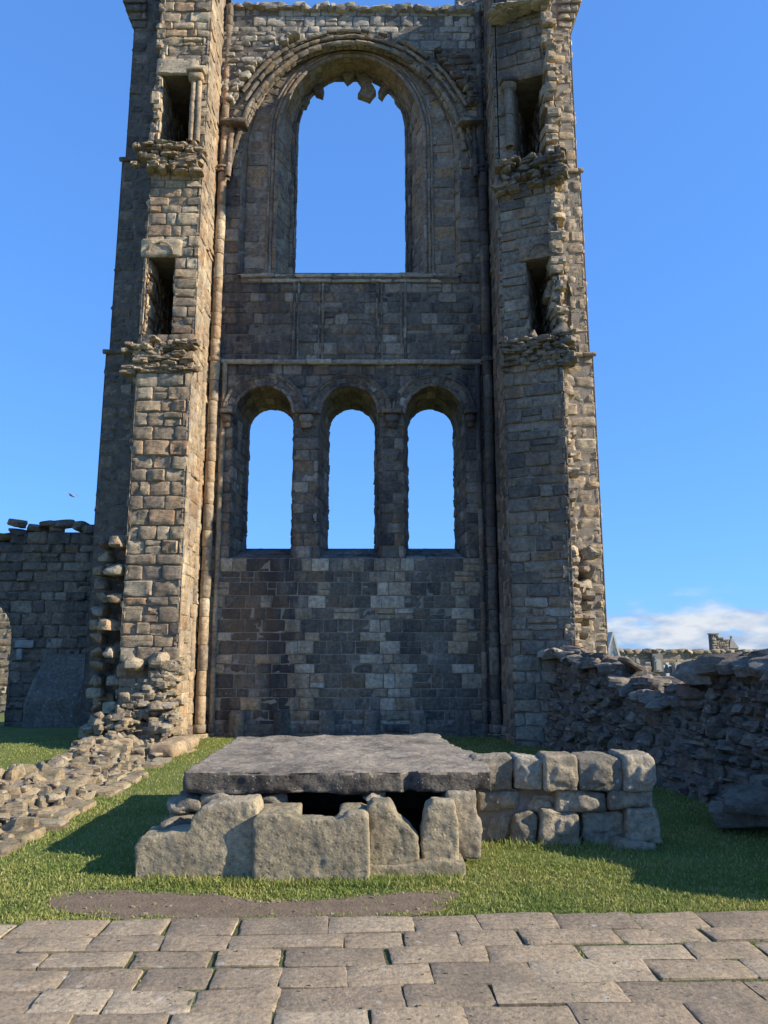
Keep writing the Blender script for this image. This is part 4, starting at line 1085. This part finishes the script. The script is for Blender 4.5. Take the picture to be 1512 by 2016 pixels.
for px, py, s in ((350, 1590, .2), (372, 1578, .22), (340, 1622, .2), (365, 1608, .26), (430, 1570, .3), (540, 1576, .22), (735, 1570, .2)):
    x, z = at(px, py, yF+.08); rock(mb, (x, yF+.12, z), (s, .3, s*.5), rough=.14, n=5)
x, z = at(352, 1622, yF); rock(mb, (x, yF-.02, .18), (.26, .5, .36), rough=.14, n=6)
tag(mb.build('tomb_chamber_wall', [M_row, M_core]), 'rough stone sides and small packing stones closing the hollow beneath the slab', 'wall')
# ---- low wall of squared blocks to the right
yR = gz(1100, 1664, 0)[1]
rw = thing('low_block_wall', 'low wall of large squared blocks joining the right side of the tomb slab', 'low wall', (X(1120, 1664, yR), yR, 0))
def rb(name, pts, dy=0, dep=.42, **kw):
    pts = [(px+RN.uniform(-4, 4), py+RN.uniform(-3.5, 3.5)) for px, py in pts]; dy += RN.uniform(-.03, .04)
    a_, b_ = min(p_[0] for p_ in pts), max(p_[0] for p_ in pts); t_, u_ = min(p_[1] for p_ in pts), max(p_[1] for p_ in pts)
    # a second, slightly proud lump breaks the flat face
    cx_, cy_ = RN.uniform(a_+(b_-a_)*.35, a_+(b_-a_)*.65), RN.uniform(t_+(u_-t_)*.35, t_+(u_-t_)*.65); hw_, hh_ = (b_-a_)*RN.uniform(.22, .34), (u_-t_)*RN.uniform(.22, .36)
    lump = [(cx_-hw_, cy_+hh_*.6), (cx_-hw_*.5, cy_-hh_), (cx_+hw_*.8, cy_-hh_*.7), (cx_+hw_, cy_+hh_*.5), (cx_+hw_*.2, cy_+hh_)]
    carved(name, [([at(px, py, yR+dy) for px, py in pts], 'y', yR+dy, yR+dy+dep), ([at(px, py, yR+dy) for px, py in lump], 'y', yR+dy-RN.uniform(.02, .045), yR+dy+.1)], M_row, rw, voxel=.017, smooth_it=2, **dict(dict(amp=.010, f=5, amp2=.007), **kw))
cop = [(932,1010,.14),(1012,1068,.08),(1070,1139,.06),(1141,1224,.0),(1226,1293,-.02)]
for a, b, dy in cop:
    t0 = 1492+RN.uniform(-2, 2); t0 -= 2 if b > 1200 else 0
    rb('coping_stone', [(a, 1557), (a+1, t0+6), (a+6, t0), (b-6, t0), (b, t0+6), (b+1, 1540), (b-3, 1557)], dy, .46-dy)
for a, b, dy, t0, b0 in ((938, 1022, .14, 1558, 1597), (1024, 1098, .16, 1558, 1606), (1100, 1196, .1, 1558, 1600), (1198, 1286, .02, 1556, 1594)):
    rb('wall_stone', [(a, b0), (a, t0), (b, t0), (b, b0)], dy, .4)
for a, b, dy, t0, b0 in ((930, 1006, .2, 1599, 1668), (1008, 1054, .08, 1603, 1668), (1062, 1142, .02, 1598, 1668), (1148, 1230, .12, 1600, 1668), (1233, 1299, -.02, 1594, 1664)):
    rb('wall_stone', [(a, b0), (a+2, t0+3), (a+8, t0), (b-8, t0), (b, t0+6), (b, b0)], dy, .4, amp=.022)
rb('footing_stone', [(1205, 1680), (1222, 1656), (1285, 1660), (1297, 1680)], -.12, .5)
mb = MB(); x0_, x1_ = X(945, 1600, yR), X(1285, 1600, yR)
mb.box(x0_, x1_, yR+.2, yR+.40, -.05, Z(1556, yR)-.02, 0); mb.build('wall_core', [M_core], rw)
# ================================================================== FAR RIGHT BACKGROUND
CY = 46.0
mb = MB(); xw0, xw1 = X(1190, 1290, CY), X(1560, 1290, CY)+4
ztc = lambda px: Z(1275+(px-1215)*.085, CY)
masonry(mb, plane((0, CY, 0), (1, 0, 0), (0, -1, 0)), xw0, xw1, -2.5, Z(1284, CY), (.3, .45), (.5, 1), amp=.03, rd=.03)
mb.quad((xw0, CY, Z(1284, CY)), (xw1, CY, Z(1284, CY)), (xw1, CY+1, Z(1284, CY)), (xw0, CY+1, Z(1284, CY)), 1)
for i in range(30): 
    xx = xw0+(xw1-xw0)*i/30; rock(mb, (xx, CY+.3, Z(1282+3*i/30, CY)), (.6, .9, .3), rough=.1)
cw = mb.build('graveyard_wall', [M_foot, M_mort]); tag(cw, 'long pale graveyard wall beyond the gap in the dark rubble', 'wall')
Mwhite = plain('pale_marble', (.74, .73, .70), .6); Mpale = plain('pale_headstone', (.46, .42, .34), .8); Mgr = plain('grave_sandstone', (.26, .24, .20)); Mdk = plain('dark_granite', (.07, .07, .08), .5)
def mem(px0, px1, pyt, pyb, kind, Y, mat, name, lab, cat='memorial', g=None):
    x0, x1 = X(px0, 1300, Y), X(px1, 1300, Y); z1, z0 = Z(pyt, Y), Z(pyb, Y); cx = (x0+x1)/2; r = (x1-x0)/2; mb = MB()
    if kind == 'oval': pts = [(cx+r*cos(t*pi/10), (z0+z1)/2+(z1-z0)/2*sin(t*pi/10)) for t in range(20)]
    elif kind == 'arch': pts = [(x0, z0), (x1, z0)]+[(cx+r*cos(t*pi/8), z1-r+r*sin(t*pi/8)) for t in range(9)]
    elif kind == 'gable': pts = [(x0, z0), (x1, z0), (cx+.001, z1)]
    else: pts = [(x0, z0), (x1, z0), (x1, z1), (x0, z1)]
    n_ = len(pts); vs = [(p, Y-.2, q) for p, q in pts]+[(p, Y, q) for p, q in pts]
    fs = [tuple(range(n_)), tuple(range(2*n_-1, n_-1, -1))]+[(i, i+n_, (i+1) % n_+n_, (i+1) % n_) for i in range(n_)]
    mb.add(vs, fs)
    # recessed-looking inscription field: raised inner panel
    ins = [(cx+(p-cx)*.7, (z0+z1)/2+(q-(z0+z1)/2)*.75) for p, q in pts]
    mb.add([(p, Y-.24, q) for p, q in ins]+[(p, Y-.2, q) for p, q in ins], [tuple(range(n_))]+[(i, i+n_, (i+1) % n_+n_, (i+1) % n_) for i in range(n_)], 0)
    o = mb.build(name, [mat], None, smooth=False); return tag(o, lab, cat, g)
gm = 'memorials in the distant graveyard'
mem(1249, 1257, 1296, 1318, 'oval', CY-.05, Mpale, 'wall_memorial', 'pale oval memorial on the distant graveyard wall', g=gm)
mem(1269, 1278, 1303, 1322, 'rect', CY-.05, Mpale, 'wall_memorial', 'small white rectangular memorial tablet on the distant graveyard wall', g=gm)
mem(1283, 1303, 1287, 1322, 'rect', CY-.05, Mgr, 'wall_memorial', 'wide grey framed memorial on the distant graveyard wall', g=gm)
mem(1287, 1299, 1297, 1322, 'arch', CY-.4, Mpale, 'headstone', 'round-topped headstone before the wide grey memorial', 'headstone', gm)
mem(1324, 1335, 1303, 1324, 'arch', CY-.05, Mpale, 'wall_memorial', 'pale round-topped memorial beside the big dark boulder', g=gm)
mem(1226, 1232, 1300, 1325, 'gable', 40, Mgr, 'headstone', 'small pointed headstone beside the white monument', 'headstone', gm)
mem(1234, 1244, 1298, 1325, 'gable', 40, Mgr, 'headstone', 'brown gabled headstone behind the leaning slab', 'headstone', gm)
mem(1257, 1272, 1308, 1325, 'arch', 24, Mdk, 'headstone', 'dark round-topped headstone in the distant graveyard gap', 'headstone', gm)
mem(1306, 1312, 1308, 1325, 'gable', 26, Mdk, 'headstone', 'dark pointed headstone left of the little stone cross', 'headstone', gm)
mem(1315, 1323, 1311, 1325, 'arch', 25, Mdk, 'headstone', 'dark round headstone right of the little stone cross', 'headstone', gm)
# small cross
mb = MB(); x, z = at(1313.5, 1314, 27); mb.box(x-.05, x+.05, 26.95, 27.05, z-.5, z+.17); mb.box(x-.13, x-.051, 26.96, 27.04, z-.0, z+.08); mb.box(x+.051, x+.13, 26.96, 27.04, z, z+.08)
tag(mb.build('stone_cross', [Mwhite], None, smooth=False), 'little pale stone cross among the dark headstones', 'cross')
# white gabled monument
Y = 22.0
mon = thing('gothic_monument', 'tall white gabled marble monument with a cross finial beside the right tower', 'monument', (X(1205, 1300, Y), Y, -.3))
def mpoly(pts, y0, y1_, name, mat, par):
    mb = MB(); p = [at(a, b, Y) for a, b in pts]; n_ = len(p)
    mb.add([(a, y0, b) for a, b in p]+[(a, y1_, b) for a, b in p], [tuple(range(n_)), tuple(range(2*n_-1, n_-1, -1))]+[(i, i+n_, (i+1) % n_+n_, (i+1) % n_) for i in range(n_)])
    return mb.build(name, [mat], par, smooth=False)
mpoly([(1193,1420),(1224,1420),(1222,1300),(1206,1246),(1192,1300)], Y, Y+.9, 'body', Mwhite, mon)
mpoly([(1205,1244),(1207,1244),(1223,1301),(1220,1303),(1206,1252),(1193,1303),(1190,1301)], Y-.06, Y+.94, 'gable_roof', plain('grey_marble', (.58, .58, .57)), mon)
mpoly([(1201,1310),(1215,1310),(1214,1295),(1208,1280),(1202,1295)], Y-.03, Y-.002, 'pointed_panel', plain('darker_grey_marble', (.4, .4, .4)), mon)  # pointed panel in a darker grey than the body
mb = MB(); x, z = at(1205.5, 1240, Y); mb.box(x-.02, x+.02, Y+.4, Y+.46, z-.08, z+.08); mb.box(x-.055, x-.021, Y+.4, Y+.46, z-.0, z+.035); mb.box(x+.021, x+.055, Y+.4, Y+.46, z, z+.035)
mb.build('cross_finial', [Mwhite], mon, smooth=False)
# leaning slab on the rubble wall
xs_, zs_ = at(1222, 1302, 11.6)
mb = MB(); rock(mb, (xs_+.14, 11.6, zs_-.04), (.32, .4, .06), rot=(0, .55, 0), n=5, rough=.05, cuts=1, k=8)
tag(mb.build('leaning_slab', [M_tower]), 'pale flat slab leaning on the wall top in front of the white monument', 'stone')
# distant turret ruin and pyramid roof above the boulders
Y = 60
tr = thing('chimney_turret', 'distant broken stone turret rising over the boulders on the right', 'turret', (X(1412, 1270, Y), Y, -2))
for (a, b, t, n2) in ((1402, 1415, 1249, 'tall_stack'), (1415, 1424, 1257, 'middle_stack'), (1424, 1434, 1261, 'low_stack')):
    mb = MB(); x0_, x1_ = X(a, 1260, Y), X(b, 1260, Y); z1 = Z(t, Y)
    masonry(mb, plane((0, Y, 0), (1, 0, 0), (0, -1, 0)), x0_, x1_, -2, z1, (.2, .3), (.25, .4), amp=.03)
    mb.box(x0_+.02, x1_-.02, Y+.02, Y+.7, -2, z1, 1)
    mb.box(x0_-.04, x1_+.04, Y-.05, Y+.75, z1+.003, z1+.09, 0); mb.build(n2, [M_router, M_mortd], tr)
mb = MB(); x0_, x1_ = X(1436, 1270, Y), X(1455, 1270, Y); zt_ = Z(1254, Y); zb2 = Z(1276, Y); xc = (x0_+x1_)/2
mb.add([(x0_, Y, zb2), (x1_, Y, zb2), (x1_, Y+.9, zb2), (x0_, Y+.9, zb2), (xc, Y+.45, zt_)], [(0,1,4),(1,2,4),(2,3,4),(3,0,4)])
mb.box(x0_+.05, x1_-.05, Y+.05, Y+.85, -2, zb2-.003)
rock(mb, (xc, Y+.45, zt_), (.14, .14, .2), rot=(0, 0, 0), cuts=0)
tag(mb.build('pyramid_finial', [Mgr], None, smooth=False), 'small distant pyramid-roofed pinnacle right of the broken turret', 'pinnacle')
# gull
bx_, bz_ = at(142, 976, 34); mb = MB()
rock(mb, (bx_, 34, bz_), (.30, .10, .09), rot=(0, .35, 0), n=4, rough=.0, k=2, cuts=0)
for s in (-1, 1):
    mb.add([(bx_-.05, 34, bz_+.02), (bx_+.06, 34, bz_), (bx_+.0+s*.10, 34+s*.2, bz_+.10), (bx_-.06+s*.1, 34+s*.2, bz_+.12), (bx_-.02+s*.2, 34+s*.42, bz_+.02), (bx_-.02+s*.2, 34+s*.42, bz_+.035)],
           [(0, 1, 2, 3), (3, 2, 4, 5)])
tag(mb.build('seagull', [plain('grey_feather', (.2, .2, .21))]), 'small gull gliding in the blue sky left of the tower', 'bird')
mb = MB()
for _ in range(55):
    a_ = RN.uniform(0, 2*pi); r_ = sqrt(RN.random())*.9; k_ = RN.randrange(len(eo)); x = EC[0]+(eo[k_][0]-EC[0])*r_; y = EC[1]+(eo[k_][1]-EC[1])*r_; s_ = RN.uniform(.006, .02)
    rock(mb, (x, y, ground(x, y)+.01), (s_*1.5, s_*1.2, s_*.7), n=2, cuts=0, rough=.3)
for _ in range(120):
    x, y = gz(RN.uniform(0, 1512), RN.uniform(1810, 2010), 0); s_ = RN.uniform(.004, .01)
    rock(mb, (x, y, .008), (s_*1.5, s_*1.2, s_*.7), n=2, cuts=0, rough=.3)
tag(mb.build('gravel', [M_pave]), 'loose grit and small pebbles scattered on the bare earth and paving', 'gravel', kind='stuff')
# ================================================================== GRASS BLADES
def grass():
    import numpy as np
    rng = np.random.default_rng(3)
    segs = []
    bands = [(4.3, 6.6, 150000, .024), (6.6, 9.5, 60000, .028), (9.5, 16, 50000, .03)]
    X0, Y0, HH = [], [], []
    for a, b, n_, h in bands:
        y = rng.uniform(a, b, n_); x = rng.uniform(-.56, .56, n_)*y
        X0.append(x); Y0.append(y); HH.append(np.full(n_, h))
    x = np.concatenate(X0); y = np.concatenate(Y0); h = np.concatenate(HH)
    keep = np.ones(len(x), bool)
    # paving
    u = (x-PO.x)*pc+(y-PO.y)*ps; v = -(x-PO.x)*ps+(y-PO.y)*pc
    keep &= ~((v < .015+.015*np.sin(u*9)+.01*np.sin(u*23)) & (u < 2.45)) & ~((v < -.27) & (u >= 2.45))
    ex = np.array([p[0] for p in eo]); ey = np.array([p[1] for p in eo])
    ins = np.zeros(len(x), bool); j = len(ex)-1
    for i in range(len(ex)):
        c = ((ey[i] > y) != (ey[j] > y)) & (x < (ex[j]-ex[i])*(y-ey[i])/(ey[j]-ey[i]+1e-12)+ex[i]); ins ^= c; j = i
    rr = np.hypot((x-EC[0])/1.0, (y-EC[1])*3.2)
    nn_ = np.array([noise.noise(Vector((a*5, b*9, 0))) for a, b in zip(x, y)])
    ins2 = np.zeros(len(x), bool); ex2 = EC[0]+(ex-EC[0])*.93; ey2 = EC[1]+(ey-EC[1])*.72; j = len(ex)-1
    for i in range(len(ex)):
        c = ((ey2[i] > y) != (ey2[j] > y)) & (x < (ex2[j]-ex2[i])*(y-ey2[i])/(ey2[j]-ey2[i]+1e-12)+ex2[i]); ins2 ^= c; j = i
    keep &= ~(ins2 & (rng.random(len(x)) > .015)) & ~(ins & ~ins2 & (rng.random(len(x)) > np.clip(.32+nn_*1.3, .03, 1)))
    thin = nn_ < -.34; keep &= ~(thin & (rng.random(len(x)) < .55))
    keep &= ~((x > xl_) & (x < xr_) & (y > yF+.1) & (y < yb1)) & ~((x > -1.8) & (x < .5) & (y > y1+.1) & (y <= yF+.1))
    keep &= ~((x > X(1000,1600,yR)) & (x < X(1285,1600,yR)) & (y > yR+.1) & (y < yR+.4))
    fx = -3.32-.30*np.clip((y-7)/8, 0, 1)
    keep &= ~((x < fx+.05) & (x > fx-1.1))
    x, y, h = x[keep], y[keep], h[keep]
    jx, jy = [], []
    for (ua, va, ub, vb, gp) in JT:
        q = int(8+rng.random()*70*rng.random()); c0 = rng.random()*.6
        t_ = c0+(.4)*rng.random(q); uu = ua+(ub-ua)*t_+rng.normal(0, .004, q); vv = va+(vb-va)*t_+rng.normal(0, .004, q)
        jx.append(PO.x+pc*uu-ps*vv); jy.append(PO.y+ps*uu+pc*vv)
    jx = np.concatenate(jx); jy = np.concatenate(jy); x = np.concatenate([x, jx]); y = np.concatenate([y, jy]); h = np.concatenate([h, np.full(len(jx), .014)]); n_ = len(x)
    zg = np.array([ground(a, b) for a, b in zip(x, y)])
    # clumps: taller near stones
    tall = np.zeros(n_)
    tall += ((y > y1-.16) & (y < y1+.1) & (x > -1.8) & (x < .6))*1.6
    tall += ((y > yR-.1) & (y < yR+.1) & (x > .6) & (x < 2.3))*1.8
    hv = h*.72*(.45+rng.random(n_)**1.5*1.25)*(1+tall*rng.random(n_))
    az = rng.uniform(0, 2*np.pi, n_); lean = hv*rng.uniform(.2, 1.1, n_)
    w_ = .0016+.0014*rng.random(n_)+.0003*y
    la = rng.uniform(0, 2*np.pi, n_)
    bx, by = np.cos(az)*w_, np.sin(az)*w_
    lx, ly = np.cos(la)*lean, np.sin(la)*lean
    V = np.empty((n_, 5, 3))
    V[:, 0] = np.stack([x-bx, y-by, zg-.004], 1); V[:, 1] = np.stack([x+bx, y+by, zg-.004], 1)
    V[:, 2] = np.stack([x+bx*.8+lx*.35, y+by*.8+ly*.35, zg+hv*.62], 1); V[:, 3] = np.stack([x-bx*.8+lx*.35, y-by*.8+ly*.35, zg+hv*.62], 1)
    V[:, 4] = np.stack([x+lx, y+ly, zg+hv], 1)
    me = bpy.data.meshes.new('grass'); me.vertices.add(n_*5); me.vertices.foreach_set('co', V.reshape(-1))
    base = (np.arange(n_)*5)[:, None]
    q = base+np.array([[0, 1, 2, 3]]); t = base+np.array([[3, 2, 4]])
    loops = np.concatenate([q, t], 1).reshape(-1)
    me.loops.add(n_*7); me.loops.foreach_set('vertex_index', loops.astype(np.int32))
    st = np.stack([np.arange(n_)*7, np.arange(n_)*7+4], 1).reshape(-1).astype(np.int32)
    me.polygons.add(n_*2); me.polygons.foreach_set('loop_start', st)
    me.update(calc_edges=True); me.validate()
    m, tt, b = mat_new('grass_blade'); n = tt.nodes.new; l = tt.links.new; g = n('ShaderNodeNewGeometry')
    r = ramp(tt, [(0, (.17, .205, .055)), (.4, (.24, .285, .075)), (.75, (.30, .335, .10)), (.92, (.38, .36, .15)), (1, (.50, .44, .25))]); l(g.outputs['Random Per Island'], r.inputs[0])
    x2 = n('ShaderNodeTexNoise'); x2.inputs['Scale'].default_value = 1.4; x2.inputs['Detail'].default_value = 5; l(g.outputs['Position'], x2.inputs[0])
    r2 = ramp(tt, [(.35, (.75, .85, .7)), (.65, (1.25, 1.12, 1.1))]); l(x2.outputs[0], r2.inputs[0])
    mm = n('ShaderNodeMixRGB'); mm.blend_type = 'MULTIPLY'; mm.inputs[0].default_value = 1; l(r.outputs[0], mm.inputs[1]); l(r2.outputs[0], mm.inputs[2]); l(mm.outputs[0], b.inputs['Base Color'])
    tr_ = n('ShaderNodeBsdfTranslucent'); l(mm.outputs[0], tr_.inputs[0]); ms = n('ShaderNodeMixShader'); ms.inputs[0].default_value = .35
    b.inputs['Roughness'].default_value = .55
    o_ = [q_ for q_ in tt.nodes if q_.type == 'OUTPUT_MATERIAL'][0]; l(b.outputs[0], ms.inputs[1]); l(tr_.outputs[0], ms.inputs[2]); l(ms.outputs[0], o_.inputs[0])
    me.materials.append(m); o = bpy.data.objects.new('grass', me); col.objects.link(o)
    tag(o, 'short trodden green lawn grass around the tomb', 'grass', kind='stuff')
grass()
bpy.data.scenes.remove(TS)
print('polys', sum(len(o.data.polygons) for o in bpy.data.objects if o.type == 'MESH'))
